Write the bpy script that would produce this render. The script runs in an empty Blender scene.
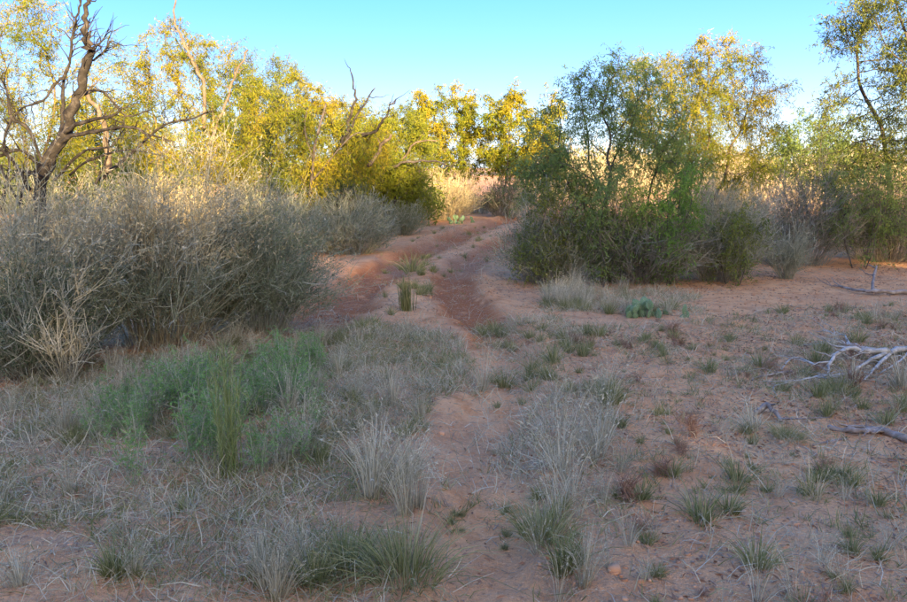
import bpy, math
import numpy as np
from mathutils import Vector

R = math.radians
sc = bpy.context.scene
col = sc.collection

# ------------------------------------------------------------------ camera
CAM_H, FPX, CU, CV, HORIZON = 1.65, 785.0, 453.5, 301.0, 168.0
PITCH = math.atan((CV - HORIZON) / FPX)
cam_d = bpy.data.cameras.new('camera')
cam = bpy.data.objects.new('camera', cam_d)
col.objects.link(cam)
cam.location = (0, 0, CAM_H)
cam.rotation_euler = (R(90) - PITCH, 0, 0)
cam_d.sensor_width = 36.0
cam_d.lens = 36.0 * FPX / 907.0
cam_d.clip_start = 0.05
cam_d.clip_end = 8000
sc.camera = cam

# ------------------------------------------------------------------ sky, sun, exposure
SUN_EL, SUN_AZ = 11.0, 18.0         # the sun stands low behind the camera, a little to the right
world = bpy.data.worlds.new('World')
sc.world = world
world.use_nodes = True
wn = world.node_tree
wn.nodes.clear()
sky = wn.nodes.new('ShaderNodeTexSky')
sky.sky_type = 'NISHITA'
sky.sun_disc = False
sky.sun_elevation = R(SUN_EL)
sky.sun_rotation = R(180 - SUN_AZ)
sky.air_density = 0.5
sky.dust_density = 3.0
sky.ozone_density = 1.5
bg = wn.nodes.new('ShaderNodeBackground')
bg.inputs['Strength'].default_value = 0.15
wo = wn.nodes.new('ShaderNodeOutputWorld')
gam = wn.nodes.new('ShaderNodeGamma'); gam.inputs['Gamma'].default_value = 0.20      # the photograph's compressed contrast, the same all over the sky
hsv = wn.nodes.new('ShaderNodeHueSaturation'); hsv.inputs['Saturation'].default_value = 4.5; hsv.inputs['Hue'].default_value = 0.527
wn.links.new(sky.outputs[0], gam.inputs[0]); wn.links.new(gam.outputs[0], hsv.inputs['Color'])
wn.links.new(hsv.outputs[0], bg.inputs[0])
wn.links.new(bg.outputs[0], wo.inputs[0])

sun_d = bpy.data.lights.new('sun', 'SUN')
sun_d.energy = 2.2
sun_d.angle = R(0.6)
sun_d.color = (1.0, 0.75, 0.40)
sun = bpy.data.objects.new('sun', sun_d)
col.objects.link(sun)
sdir = Vector((-math.sin(R(SUN_AZ)) * math.cos(R(SUN_EL)), math.cos(R(SUN_AZ)) * math.cos(R(SUN_EL)), -math.sin(R(SUN_EL))))
sun.rotation_euler = sdir.to_track_quat('-Z', 'Y').to_euler()
sun.location = (10, -30, 20)

vs = sc.view_settings
vs.view_transform = 'Standard'
vs.look = 'None'
vs.exposure = 3.52
vs.gamma = 1.0
vs.use_curve_mapping = False

# ------------------------------------------------------------------ pixel <-> place
CP, SP = math.cos(PITCH), math.sin(PITCH)
def ray(u, v):
    a = (u - CU) / FPX; b = (CV - v) / FPX
    return np.array((a, CP + b * SP, -SP + b * CP))
def at(u, v, y):
    """point on the pixel's ray standing y metres in front of the camera"""
    d = ray(u, v)
    return np.array((0, 0, CAM_H)) + d * (y / d[1])
def project(p):
    x, y, z = p[..., 0], p[..., 1], p[..., 2] - CAM_H
    w = np.maximum(y * CP - z * SP, 1e-3)
    return CU + FPX * x / w, CV - FPX * (y * SP + z * CP) / w

# ------------------------------------------------------------------ noise and relief
def vnoise(x, y, seed=0):
    xi = np.floor(x); yi = np.floor(y); fx = x - xi; fy = y - yi
    def h(a, b):
        n = np.sin(a * 127.1 + b * 311.7 + seed * 74.7) * 43758.5453
        return n - np.floor(n)
    fx = fx * fx * (3 - 2 * fx); fy = fy * fy * (3 - 2 * fy)
    return (h(xi, yi) * (1 - fx) + h(xi + 1, yi) * fx) * (1 - fy) + (h(xi, yi + 1) * (1 - fx) + h(xi + 1, yi + 1) * fx) * fy
def fbm(x, y, seed=0, octaves=4):
    s = 0; a = 0.5
    for o in range(octaves):
        s = s + a * (vnoise(x * 2 ** o, y * 2 ** o, seed + o * 3) - 0.5); a *= 0.5
    return s
def smooth(e0, e1, x):
    t = np.clip((x - e0) / (e1 - e0), 0, 1)
    return t * t * (3 - 2 * t)
def g0(u, v):
    d = ray(u, v); t = CAM_H / -d[2]
    return (d[0] * t, d[1] * t)
def poly_dist(x, y, pts):
    best = np.full(x.shape, 1e9); along = np.zeros(x.shape); s = 0
    for (ax, ay), (bx, by) in zip(pts[:-1], pts[1:]):
        dx, dy = bx - ax, by - ay; L2 = dx * dx + dy * dy; L = math.sqrt(L2)
        t = np.clip(((x - ax) * dx + (y - ay) * dy) / L2, 0, 1)
        d = np.hypot(x - ax - t * dx, y - ay - t * dy)
        m = d < best
        best = np.where(m, d, best); along = np.where(m, s + t * L, along); s += L
    return best, along
RUT_L = [g0(*p) for p in ((250, 400), (300, 350), (325, 318), (352, 292), (385, 270), (425, 250), (455, 238), (485, 226), (520, 217), (570, 210))]
RUT_R = [g0(*p) for p in ((500, 600), (488, 530), (490, 470), (496, 420), (500, 370), (490, 335), (468, 312), (452, 295), (455, 275), (475, 258), (505, 240), (540, 227), (600, 216))]
def relief(x, y, fine=True):
    z = 0.10 * fbm(x * 0.22, y * 0.22, 5, 3) + 1.3 * smooth(30, 95, y) + 0.5 * smooth(15, 60, np.abs(x))
    z = z * smooth(0, 4, np.hypot(x, y)) if np.ndim(x) else z
    rut = 0
    for pl, w, dep in ((RUT_L, 0.48, 0.085), (RUT_R, 0.34, 0.055)):
        d, al = poly_dist(x, y, pl)
        d = d + 0.30 * fbm(x * 2.2, y * 2.2, 21, 4)
        k = smooth(w, w * 0.45, d)
        berm = np.exp(-((d - w * 1.25) / (w * 0.4)) ** 2)
        z = z - dep * k + 0.5 * dep * berm
        k2 = smooth(w * 1.5, w * 0.5, d)
        rut = np.maximum(rut, k2 * (1 if pl is RUT_L else smooth(6.6, 8.2, y)))
    if fine:
        a = 0.045 * fbm(x * 2.1, y * 2.1, 31, 3)
        b = 0.030 * fbm(x * 7.0, y * 7.0, 41, 3)
        clod = np.maximum(vnoise(x * 9, y * 9, 51) - 0.66, 0) * smooth(0.45, 0.7, vnoise(x * 0.9, y * 0.9, 61)) * 0.10
        foot = np.maximum(0.30 - vnoise(x * 3.6, y * 3.6, 71), 0) * smooth(0.4, 0.65, vnoise(x * 0.6, y * 0.6, 81)) * -0.10
        tread = rut * (0.012 * np.sin(y * 30 + 14 * x + 40 * fbm(x * 1.1, y * 1.1, 91, 2)) * smooth(0.4, 0.8, vnoise(x * 2, y * 2, 95)) + 0.05 * fbm(x * 9, y * 9, 97, 2))
        z = z + a + b + clod + foot + tread
    return z, rut
def gz(x, y):
    x = np.asarray(x, float); y = np.asarray(y, float)
    return relief(np.atleast_1d(x), np.atleast_1d(y))[0].reshape(x.shape)
def G(u, v):
    """place on the ground that shows at a pixel of the photograph"""
    x, y = g0(u, v)
    for _ in range(3):
        z = float(gz(x, y)); d = ray(u, v); t = (CAM_H - z) / -d[2]; x, y = d[0] * t, d[1] * t
    return np.array((x, y, float(gz(x, y))))
def inpoly(u, v, poly):
    c = np.zeros(u.shape, bool); n = len(poly)
    for i in range(n):
        (x1, y1), (x2, y2) = poly[i], poly[(i + 1) % n]
        if y1 == y2: continue
        m = ((y1 > v) != (y2 > v)) & (u < (x2 - x1) * (v - y1) / (y2 - y1) + x1)
        c ^= m
    return c
def unit(a):
    return a / np.maximum(np.linalg.norm(a, axis=-1, keepdims=True), 1e-9)

# ------------------------------------------------------------------ materials
def nodes_of(name):
    m = bpy.data.materials.new(name); m.use_nodes = True
    nt = m.node_tree; nt.nodes.clear()
    return m, nt, nt.nodes.new, nt.links.new
def ramp(nt, cols):
    r = nt.nodes.new('ShaderNodeValToRGB')
    e = r.color_ramp.elements
    for i, c in enumerate(cols):
        p = i / (len(cols) - 1)
        if i < 2: e[i].position = p if i == 0 else 1.0; el = e[i]
        else: el = e.new(p)
        el.color = (*c, 1)
    if len(cols) > 2:
        for i, c in enumerate(cols):
            el = sorted(e, key=lambda q: q.position)
        for q in list(e)[1:]: pass
        while len(e) > 1: e.remove(e[-1])
        e[0].position = 0; e[0].color = (*cols[0], 1)
        for i in range(1, len(cols)):
            q = e.new(i / (len(cols) - 1)); q.color = (*cols[i], 1)
    return r
def veg(name, cols, trans=0.0, rough=0.75, patch=0.35, scale=1.6, spec=0.25):
    """plant tissue: colour differs from piece to piece and drifts in patches"""
    m, nt, N, L = nodes_of(name)
    geo = N('ShaderNodeNewGeometry'); tc = N('ShaderNodeTexCoord')
    nz = N('ShaderNodeTexNoise'); nz.inputs['Scale'].default_value = scale; nz.inputs['Detail'].default_value = 2
    L(geo.outputs['Position'], nz.inputs['Vector'])
    mp = N('ShaderNodeMapRange'); mp.inputs['From Min'].default_value = 0.3; mp.inputs['From Max'].default_value = 0.7
    L(nz.outputs['Fac'], mp.inputs['Value'])
    mx = N('ShaderNodeMix'); mx.data_type = 'FLOAT'; mx.inputs['Factor'].default_value = patch
    L(geo.outputs['Random Per Island'], mx.inputs['A']); L(mp.outputs['Result'], mx.inputs['B'])
    rp = ramp(nt, cols); L(mx.outputs['Result'], rp.inputs['Fac'])
    p = N('ShaderNodeBsdfPrincipled'); p.inputs['Roughness'].default_value = rough
    p.inputs['Specular IOR Level'].default_value = spec
    L(rp.outputs['Color'], p.inputs['Base Color'])
    o = N('ShaderNodeOutputMaterial')
    if trans > 0:
        t = N('ShaderNodeBsdfTranslucent'); L(rp.outputs['Color'], t.inputs['Color'])
        ms = N('ShaderNodeMixShader'); ms.inputs['Fac'].default_value = trans
        L(p.outputs[0], ms.inputs[1]); L(t.outputs[0], ms.inputs[2]); L(ms.outputs[0], o.inputs['Surface'])
    else:
        L(p.outputs[0], o.inputs['Surface'])
    return m
def wood(name, c1, c2, c3, scale=9.0):
    m, nt, N, L = nodes_of(name)
    geo = N('ShaderNodeNewGeometry')
    n1 = N('ShaderNodeTexNoise'); n1.inputs['Scale'].default_value = scale; n1.inputs['Detail'].default_value = 6; n1.inputs['Roughness'].default_value = 0.65
    n2 = N('ShaderNodeTexNoise'); n2.inputs['Scale'].default_value = scale * 6; n2.inputs['Detail'].default_value = 3
    L(geo.outputs['Position'], n1.inputs['Vector']); L(geo.outputs['Position'], n2.inputs['Vector'])
    rp = ramp(nt, (c1, c2, c3))
    mp = N('ShaderNodeMapRange'); mp.inputs['From Min'].default_value = 0.3; mp.inputs['From Max'].default_value = 0.7
    L(n1.outputs['Fac'], mp.inputs['Value']); L(mp.outputs[0], rp.inputs['Fac'])
    b = N('ShaderNodeBump'); b.inputs['Strength'].default_value = 0.6; b.inputs['Distance'].default_value = 0.012
    L(n2.outputs['Fac'], b.inputs['Height'])
    p = N('ShaderNodeBsdfPrincipled'); p.inputs['Roughness'].default_value = 0.9; p.inputs['Specular IOR Level'].default_value = 0.15
    L(rp.outputs['Color'], p.inputs['Base Color']); L(b.outputs[0], p.inputs['Normal'])
    o = N('ShaderNodeOutputMaterial'); L(p.outputs[0], o.inputs['Surface'])
    return m
def soil():
    m, nt, N, L = nodes_of('red_sandy_soil')
    geo = N('ShaderNodeNewGeometry')
    def noise(s, d, r=0.6):
        n = N('ShaderNodeTexNoise'); n.inputs['Scale'].default_value = s; n.inputs['Detail'].default_value = d; n.inputs['Roughness'].default_value = r
        L(geo.outputs['Position'], n.inputs['Vector']); return n
    def mrange(src, a, b):
        q = N('ShaderNodeMapRange'); q.inputs['From Min'].default_value = a; q.inputs['From Max'].default_value = b
        L(src, q.inputs['Value']); return q.outputs[0]
    def mix(f, a, b):
        x = N('ShaderNodeMix'); x.data_type = 'RGBA'
        if isinstance(f, float): x.inputs['Factor'].default_value = f
        else: L(f, x.inputs['Factor'])
        for s, val in (('A', a), ('B', b)):
            k = [i for i in x.inputs if i.name == s and i.type == 'RGBA'][0]
            if isinstance(val, tuple): k.default_value = (*val, 1)
            else: L(val, k)
        return [i for i in x.outputs if i.type == 'RGBA'][0]
    nl = noise(0.7, 4); nm = noise(4.5, 5, 0.7); nf = noise(38, 4, 0.7); ng = noise(160, 2)
    c = mix(mrange(nl.outputs['Fac'], 0.38, 0.62), (0.82, 0.395, 0.17), (0.86, 0.47, 0.215))
    c = mix(mrange(nm.outputs['Fac'], 0.48, 0.64), c, (0.66, 0.285, 0.11))
    at_ = N('ShaderNodeAttribute'); at_.attribute_name = 'rut'
    mr = N('ShaderNodeMath'); mr.operation = 'MULTIPLY'; L(at_.outputs['Fac'], mr.inputs[0]); L(mrange(nm.outputs['Fac'], 0.22, 0.45), mr.inputs[1])
    c = mix(mr.outputs[0], c, (0.40, 0.14, 0.05))
    al = N('ShaderNodeAttribute'); al.attribute_name = 'litter'
    ml = N('ShaderNodeMath'); ml.operation = 'MULTIPLY'; L(al.outputs['Fac'], ml.inputs[0]); L(mrange(nf.outputs['Fac'], 0.36, 0.58), ml.inputs[1])
    c = mix(ml.outputs[0], c, (0.52, 0.31, 0.17))
    c = mix(mrange(nf.outputs['Fac'], 0.60, 0.70), c, (0.36, 0.17, 0.085))
    vo = N('ShaderNodeTexVoronoi'); vo.inputs['Scale'].default_value = 30; L(geo.outputs['Position'], vo.inputs['Vector'])
    vm = N('ShaderNodeMapRange'); vm.inputs['From Min'].default_value = 0.10; vm.inputs['From Max'].default_value = 0.06
    L(vo.outputs['Distance'], vm.inputs['Value'])
    vsep = N('ShaderNodeSeparateColor'); L(vo.outputs['Color'], vsep.inputs[0])
    th = N('ShaderNodeMath'); th.operation = 'GREATER_THAN'; th.inputs[1].default_value = 0.86; L(vsep.outputs[0], th.inputs[0])
    mk = N('ShaderNodeMath'); mk.operation = 'MULTIPLY'; L(vm.outputs[0], mk.inputs[0]); L(th.outputs[0], mk.inputs[1])
    c = mix(mk.outputs[0], c, (0.60, 0.47, 0.36))
    c = mix(mrange(ng.outputs['Fac'], 0.56, 0.70), c, (0.62, 0.29, 0.125))
    nk = noise(70, 3, 0.75)
    c = mix(mrange(nk.outputs['Fac'], 0.60, 0.70), c, (0.88, 0.56, 0.33))
    ad = N('ShaderNodeMath'); ad.operation = 'ADD'
    s1 = N('ShaderNodeMath'); s1.operation = 'MULTIPLY'; s1.inputs[1].default_value = 0.35; L(ng.outputs['Fac'], s1.inputs[0])
    L(nf.outputs['Fac'], ad.inputs[0]); L(s1.outputs[0], ad.inputs[1])
    b = N('ShaderNodeBump'); b.inputs['Strength'].default_value = 1.0; b.inputs['Distance'].default_value = 0.035
    L(ad.outputs[0], b.inputs['Height'])
    p = N('ShaderNodeBsdfPrincipled'); p.inputs['Roughness'].default_value = 0.95; p.inputs['Specular IOR Level'].default_value = 0.1
    L(c, p.inputs['Base Color']); L(b.outputs[0], p.inputs['Normal'])
    o = N('ShaderNodeOutputMaterial'); L(p.outputs[0], o.inputs['Surface'])
    return m

M = dict(
    soil=soil(),
    bark=wood('dark_mesquite_bark', (0.045, 0.035, 0.03), (0.10, 0.08, 0.065), (0.17, 0.14, 0.115)),
    barktan=wood('tan_mesquite_bark', (0.07, 0.052, 0.038), (0.15, 0.11, 0.078), (0.25, 0.19, 0.135)),
    dead=wood('weathered_dead_wood', (0.018, 0.015, 0.013), (0.035, 0.029, 0.025), (0.10, 0.083, 0.07)),
    bleached=wood('bleached_grey_wood', (0.20, 0.175, 0.14), (0.42, 0.37, 0.30), (0.64, 0.57, 0.47), 14),
    log=wood('grey_brown_wood', (0.16, 0.115, 0.08), (0.29, 0.22, 0.165), (0.47, 0.39, 0.31), 14),
    leafgold=veg('golden_mesquite_leaf', ((0.09, 0.145, 0.012), (0.20, 0.235, 0.017), (0.37, 0.315, 0.020), (0.50, 0.335, 0.024)), 0.5, patch=0.55, scale=0.9),
    leaflime=veg('lime_mesquite_leaf', ((0.11, 0.16, 0.014), (0.24, 0.26, 0.02), (0.40, 0.36, 0.03)), 0.5),
    leafgreen=veg('green_mesquite_leaf', ((0.12, 0.18, 0.05), (0.21, 0.29, 0.07), (0.32, 0.37, 0.09)), 0.5),
    leafolive=veg('olive_mesquite_leaf', ((0.10, 0.145, 0.03), (0.18, 0.21, 0.04), (0.30, 0.28, 0.04)), 0.45),
    leafbright=veg('bright_green_leaf', ((0.11, 0.22, 0.03), (0.17, 0.30, 0.045), (0.25, 0.35, 0.06)), 0.5),
    straw=veg('straw_stem', ((0.30, 0.22, 0.11), (0.54, 0.42, 0.225), (0.82, 0.68, 0.41)), 0.2, patch=0.2),
    greystem=veg('grey_stem', ((0.18, 0.18, 0.105), (0.35, 0.335, 0.215), (0.58, 0.535, 0.38)), 0.15, patch=0.2),
    twig=veg('grey_brown_twig', ((0.16, 0.135, 0.095), (0.28, 0.24, 0.175), (0.41, 0.36, 0.27)), 0.0),
    darktwig=veg('dark_branchlet', ((0.06, 0.045, 0.03), (0.11, 0.085, 0.055), (0.17, 0.135, 0.09)), 0.0),
    sage=veg('grey_green_leaf', ((0.16, 0.185, 0.09), (0.25, 0.28, 0.14), (0.36, 0.37, 0.21)), 0.4),
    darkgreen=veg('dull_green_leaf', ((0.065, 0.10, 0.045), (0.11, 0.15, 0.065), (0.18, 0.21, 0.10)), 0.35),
    drygrass=veg('dry_grey_grass', ((0.23, 0.19, 0.105), (0.50, 0.425, 0.265), (0.84, 0.73, 0.50)), 0.25, patch=0.2),
    greengrass=veg('grey_green_grass', ((0.12, 0.135, 0.04), (0.25, 0.25, 0.085), (0.56, 0.47, 0.23)), 0.3, patch=0.2),
    weed=veg('feathery_weed_green', ((0.13, 0.26, 0.055), (0.21, 0.37, 0.09), (0.34, 0.47, 0.14)), 0.3),
    yellowstem=veg('yellow_green_reed', ((0.18, 0.23, 0.06), (0.29, 0.32, 0.10), (0.42, 0.42, 0.19)), 0.25),
    redweed=veg('red_brown_dead_weed', ((0.22, 0.10, 0.055), (0.33, 0.18, 0.105), (0.45, 0.28, 0.18)), 0.0),
    litter=veg('plant_litter', ((0.20, 0.115, 0.065), (0.40, 0.30, 0.20), (0.62, 0.52, 0.37)), 0.0),
    pad=veg('prickly_pear_pad', ((0.11, 0.19, 0.09), (0.18, 0.27, 0.13)), 0.0, rough=0.5, scale=14),
    spine=veg('cactus_spine', ((0.45, 0.40, 0.28), (0.6, 0.55, 0.42)), 0.0),
    clod=veg('red_earth_clod', ((0.40, 0.17, 0.075), (0.58, 0.28, 0.13), (0.72, 0.40, 0.21)), 0.0, rough=0.95),
)

# ------------------------------------------------------------------ mesh helpers (all return (verts, quads))
def join(parts):
    vs_, fs, o = [], [], 0
    for v, f in parts:
        if len(v) == 0: continue
        vs_.append(v); fs.append(f + o); o += len(v)
    if not vs_: return np.zeros((0, 3)), np.zeros((0, 4), int)
    return np.concatenate(vs_), np.concatenate(fs)
def make_mesh(name, vf, mat, attrs=None, smooth_=False):
    v, f = vf
    me = bpy.data.meshes.new(name)
    me.vertices.add(len(v)); me.vertices.foreach_set('co', np.ascontiguousarray(v, np.float32).ravel())
    me.loops.add(f.size); me.loops.foreach_set('vertex_index', np.ascontiguousarray(f, np.int32).ravel())
    me.polygons.add(len(f)); me.polygons.foreach_set('loop_start', np.arange(0, f.size, 4, dtype=np.int32))
    me.update(calc_edges=True)
    if smooth_: me.polygons.foreach_set('use_smooth', np.ones(len(f), bool))
    for k, a in (attrs or {}).items():
        me.attributes.new(k, 'FLOAT', 'POINT').data.foreach_set('value', np.ascontiguousarray(a, np.float32))
    me.materials.append(mat)
    return me
def tag(o, label, cat=None, group=None, kind=None):
    if label: o['label'] = label
    if cat: o['category'] = cat
    if group: o['group'] = group
    if kind: o['kind'] = kind
    return o
def thing(name, label, cat, loc, group=None):
    o = bpy.data.objects.new(name, None); col.objects.link(o)
    o.empty_display_size = 0.1
    o.location = tuple(float(c) for c in loc)
    return tag(o, label, cat, group)
def part(name, vf, mat, parent, smooth_=False):
    """vf is in world metres; it is stored relative to its thing"""
    loc = np.array(parent.matrix_world.translation) if False else np.array(parent['_loc'] if '_loc' in parent else parent.location)
    o = bpy.data.objects.new(name, make_mesh(name, (vf[0] - loc, vf[1]), mat, None, smooth_))
    col.objects.link(o); o.parent = parent
    return o
def tube(pts, rad, n=6):
    pts = np.asarray(pts, float); rad = np.asarray(rad, float); k = len(pts)
    t = unit(np.gradient(pts, axis=0)) if k > 2 else unit(np.repeat(pts[1:] - pts[:1], 2, 0))
    ref = np.array((0.31, 0.17, 0.93)) if abs(t[:, 2]).mean() < 0.8 else np.array((0.93, 0.31, 0.17))
    a = unit(np.cross(t, ref)); b = np.cross(t, a)
    ang = np.arange(n) * 2 * math.pi / n
    v = pts[:, None] + rad[:, None, None] * (a[:, None] * np.cos(ang)[None, :, None] + b[:, None] * np.sin(ang)[None, :, None])
    i = np.arange(k - 1)[:, None] * n; j = np.arange(n)[None]
    f = np.stack((i + j, i + (j + 1) % n, i + n + (j + 1) % n, i + n + j), -1).reshape(-1, 4)
    # the ends narrow to a point so that no tube is open
    v = v.reshape(-1, 3)
    e0 = np.repeat((pts[0] - t[0] * rad[0] * 0.4)[None], 2, 0); e1 = np.repeat((pts[-1] + t[-1] * rad[-1] * 0.8)[None], 2, 0)
    o = len(v); caps = []
    for s in range(0, n, 2):
        caps.append((o, (s + 2) % n, (s + 1) % n, s)); L_ = (k - 1) * n
        caps.append((o + 2, L_ + s, L_ + (s + 1) % n, L_ + (s + 2) % n))
    return np.concatenate((v, e0, e1)), np.concatenate((f, np.array(caps)))
def wobble(pts, rng, amp, sub=5):
    """subdivide a coarse polyline and make it crooked"""
    pts = np.asarray(pts, float); out = [pts[0]]
    n = len(pts)
    for i in range(n - 1):
        p0 = pts[max(i - 1, 0)]; p1 = pts[i]; p2 = pts[i + 1]; p3 = pts[min(i + 2, n - 1)]
        for s in range(1, sub + 1):
            t = s / sub
            q = 0.5 * (2 * p1 + (p2 - p0) * t + (2 * p0 - 5 * p1 + 4 * p2 - p3) * t * t + (3 * p1 - p0 - 3 * p2 + p3) * t ** 3)
            out.append(q + rng.normal(0, amp, 3) * (0 if (i == n - 2 and s == sub) else 1))
    return np.array(out)
def strands(P0, P1, P2, w0, w1, rng, segs=3, sides=2):
    """n curved strands at once (quadratic curves); sides 2 = blade, 3 = thin stem"""
    n = len(P0); w0 = np.broadcast_to(w0, (n,)); w1 = np.broadcast_to(w1, (n,))
    t = np.linspace(0, 1, segs + 1)[None, :, None]
    C = P0[:, None] * (1 - t) ** 2 + 2 * P1[:, None] * t * (1 - t) + P2[:, None] * t * t
    T = unit(P2 - P0)
    a = unit(np.cross(T, rng.normal(size=(n, 3)))); b = np.cross(T, a)
    w = (w0[:, None] * (1 - t[..., 0]) + w1[:, None] * t[..., 0])[..., None, None] * 0.5
    if sides == 2:
        off = np.stack((a, -a), 1)
    else:
        off = np.stack([a * math.cos(q) + b * math.sin(q) for q in (0, 2.094, 4.189)], 1)
    V = C[:, :, None] + w * off[:, None]
    k = off.shape[1]
    base = (np.arange(n) * (segs + 1) * k)[:, None, None]
    i = (np.arange(segs) * k)[None, :, None]
    if k == 2:
        q = np.array([[0, 1, 3, 2]])
    else:
        q = np.array([[0, 1, 4, 3], [1, 2, 5, 4], [2, 0, 3, 5]])
    F = (base[..., None] + i[..., None] + q[None, None]).reshape(-1, 4)
    return V.reshape(-1, 3), F
def leaves(P, D, L, W, rng):
    n = len(P); D = unit(D)
    s = unit(np.cross(D, rng.normal(size=(n, 3)))) * (np.broadcast_to(W, (n,))[:, None] * 0.5)
    L = np.broadcast_to(L, (n,))[:, None]
    nrm = np.cross(D, s); nrm = unit(nrm) * L * 0.12
    V = np.stack((P, P + D * L * 0.45 + s + nrm, P + D * L, P + D * L * 0.45 - s + nrm), 1).reshape(-1, 3)
    F = np.arange(4 * n).reshape(n, 4)
    return V, F
def dirs(n, rng):
    return unit(rng.normal(size=(n, 3)))

# ------------------------------------------------------------------ the ground
def grid_axis(lo, a, b, hi, step, grow):
    mid = list(np.arange(a, b, step)); s = step; x = mid[-1]; up = []
    while x < hi: s *= grow[1]; x += s; up.append(x)
    s = step; x = a; dn = []
    while x > lo: s *= grow[0]; x -= s; dn.append(x)
    return np.array(dn[::-1] + mid + up)
def in_any(u, v, polys):
    c = np.zeros(u.shape, bool)
    for p in polys: c |= inpoly(u, v, p)
    return c
REG_LEFT = [(0, 395), (90, 362), (200, 352), (300, 338), (345, 328), (400, 325), (470, 338), (485, 372), (470, 392), (428, 405), (418, 440), (436, 480), (440, 520), (430, 560), (340, 602), (-60, 602), (-60, 395)]
REG_STRIP = [(517, 430), (540, 400), (575, 385), (612, 410), (630, 450), (640, 500), (620, 560), (600, 620), (560, 620), (535, 560), (524, 500)]
REG_MID = [(480, 330), (560, 318), (575, 360), (560, 400), (530, 400), (500, 385)]
REG_BARE = [(-60, 545), (60, 540), (150, 580), (300, 590), (420, 560), (450, 570), (470, 602), (430, 640), (-60, 640)]
gx = grid_axis(-3000, -5.5, 7.0, 3000, 0.048, (1.2, 1.2))
gy = grid_axis(-3000, 2.0, 9.0, 3500, 0.040, (1.3, 1.04))
X, Y = np.meshgrid(gx, gy)
fx, fy = X.ravel(), Y.ravel()
fz, rutm = relief(fx, fy)
near = np.hypot(fx, fy) < 120
fz = np.where(near, fz, relief(fx, fy, False)[0])
gv = np.stack((fx, fy, fz), 1)
gu, gvv = project(np.stack((fx + 0.25 * fbm(fx * 1.3, fy * 1.3, 13, 3), fy + 0.4 * fbm(fx * 1.3, fy * 1.3, 17, 3), 0 * fx), 1))
lit = (in_any(gu, gvv, [REG_LEFT, REG_STRIP]) & ~inpoly(gu, gvv, REG_BARE)).astype(float)
lit = np.maximum(lit, 0.55 * smooth(0.5, 0.62, vnoise(fx * 1.1, fy * 1.1, 19)))
lit = np.where(fy < 1.5, 0.6, lit)
nx, ny = len(gx), len(gy)
ii = (np.arange(ny - 1)[:, None] * nx + np.arange(nx - 1)[None]).ravel()
gf = np.stack((ii, ii + 1, ii + nx + 1, ii + nx), 1)
ground = bpy.data.objects.new('ground', make_mesh('ground', (gv, gf), M['soil'], {'rut': rutm * np.ones_like(fx), 'litter': lit}, True))
col.objects.link(ground)
tag(ground, 'bare red sandy soil with two curving wheel ruts', kind='structure')

# ------------------------------------------------------------------ trees
def colonize(start, parent0, att, step, kill, rng, iters=90, noise=0.25, sag=0.0):
    nodes = [np.array(p, float) for p in start]; par = list(parent0)
    arr = np.array(nodes)
    d = np.linalg.norm(att[:, None] - arr[None], axis=2)
    near_i = d.argmin(1); near_d = d.min(1)
    alive = near_d > kill
    for it in range(iters):
        if not alive.any(): break
        idx = near_i[alive]
        vec = unit(att[alive] - arr[idx])
        acc = np.zeros((len(arr), 3)); np.add.at(acc, idx, vec)
        grow = np.unique(idx)
        nd = unit(acc[grow]) + rng.normal(0, noise, (len(grow), 3)); nd[:, 2] -= sag
        new = arr[grow] + unit(nd) * step
        o = len(arr)
        arr = np.concatenate((arr, new)); par += list(grow)
        d = np.linalg.norm(att[:, None] - new[None], axis=2)
        j = d.argmin(1); dm = d.min(1)
        better = dm < near_d
        near_i = np.where(better, o + j, near_i); near_d = np.where(better, dm, near_d)
        alive &= near_d > kill
        if len(arr) > 3500: break
    return arr, np.array(par)
def radii_of(par, tip, power):
    n = len(par); s = np.zeros(n); has = np.zeros(n, bool)
    for i in range(n - 1, -1, -1):
        if not has[i]: s[i] = tip ** power
        if par[i] >= 0: s[par[i]] += s[i]; has[par[i]] = True
    return s ** (1 / power), has
def limb_mesh(arr, par, rad, minrad=0.0):
    n = len(arr); kids = [[] for _ in range(n)]
    for i, p in enumerate(par):
        if p >= 0: kids[p].append(i)
    out = []
    stack = [(i, None) for i in range(n) if par[i] < 0]
    while stack:
        i, p = stack.pop()
        chain = [] if p is None else [p]
        rr = [] if p is None else [rad[i]]
        while True:
            chain.append(i); rr.append(rad[i])
            ks = sorted(kids[i], key=lambda k: -rad[k])
            for k in ks[1:]: stack.append((k, i))
            if not ks: break
            i = ks[0]
        if len(chain) < 2 or max(rr) < minrad: continue
        c = arr[chain]
        if len(c) > 3:
            c2 = c.copy(); c2[1:-1] = 0.25 * c[:-2] + 0.5 * c[1:-1] + 0.25 * c[2:]; c = c2
        big = max(rr)
        out.append(tube(c, rr, 8 if big > 0.05 else 6 if big > 0.02 else 4))
    return join(out)
def ell_points(ells, n, rng, blob=0.30):
    w = np.array([e[1][0] * e[1][1] * e[1][2] for e in ells]) ** 0.75; w = w / w.sum()
    out = []
    for (c, r), wi in zip(ells, w):
        k = max(8, int(n * wi)); nb = max(5, k // 12)
        bc = dirs(nb, rng) * (rng.uniform(0.25, 1.0, (nb, 1)) ** 0.6)
        p = bc[rng.integers(0, nb, k)] + rng.normal(0, blob, (k, 3))
        out.append(np.array(c) + p * np.array(r))
    return np.concatenate(out)
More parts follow.
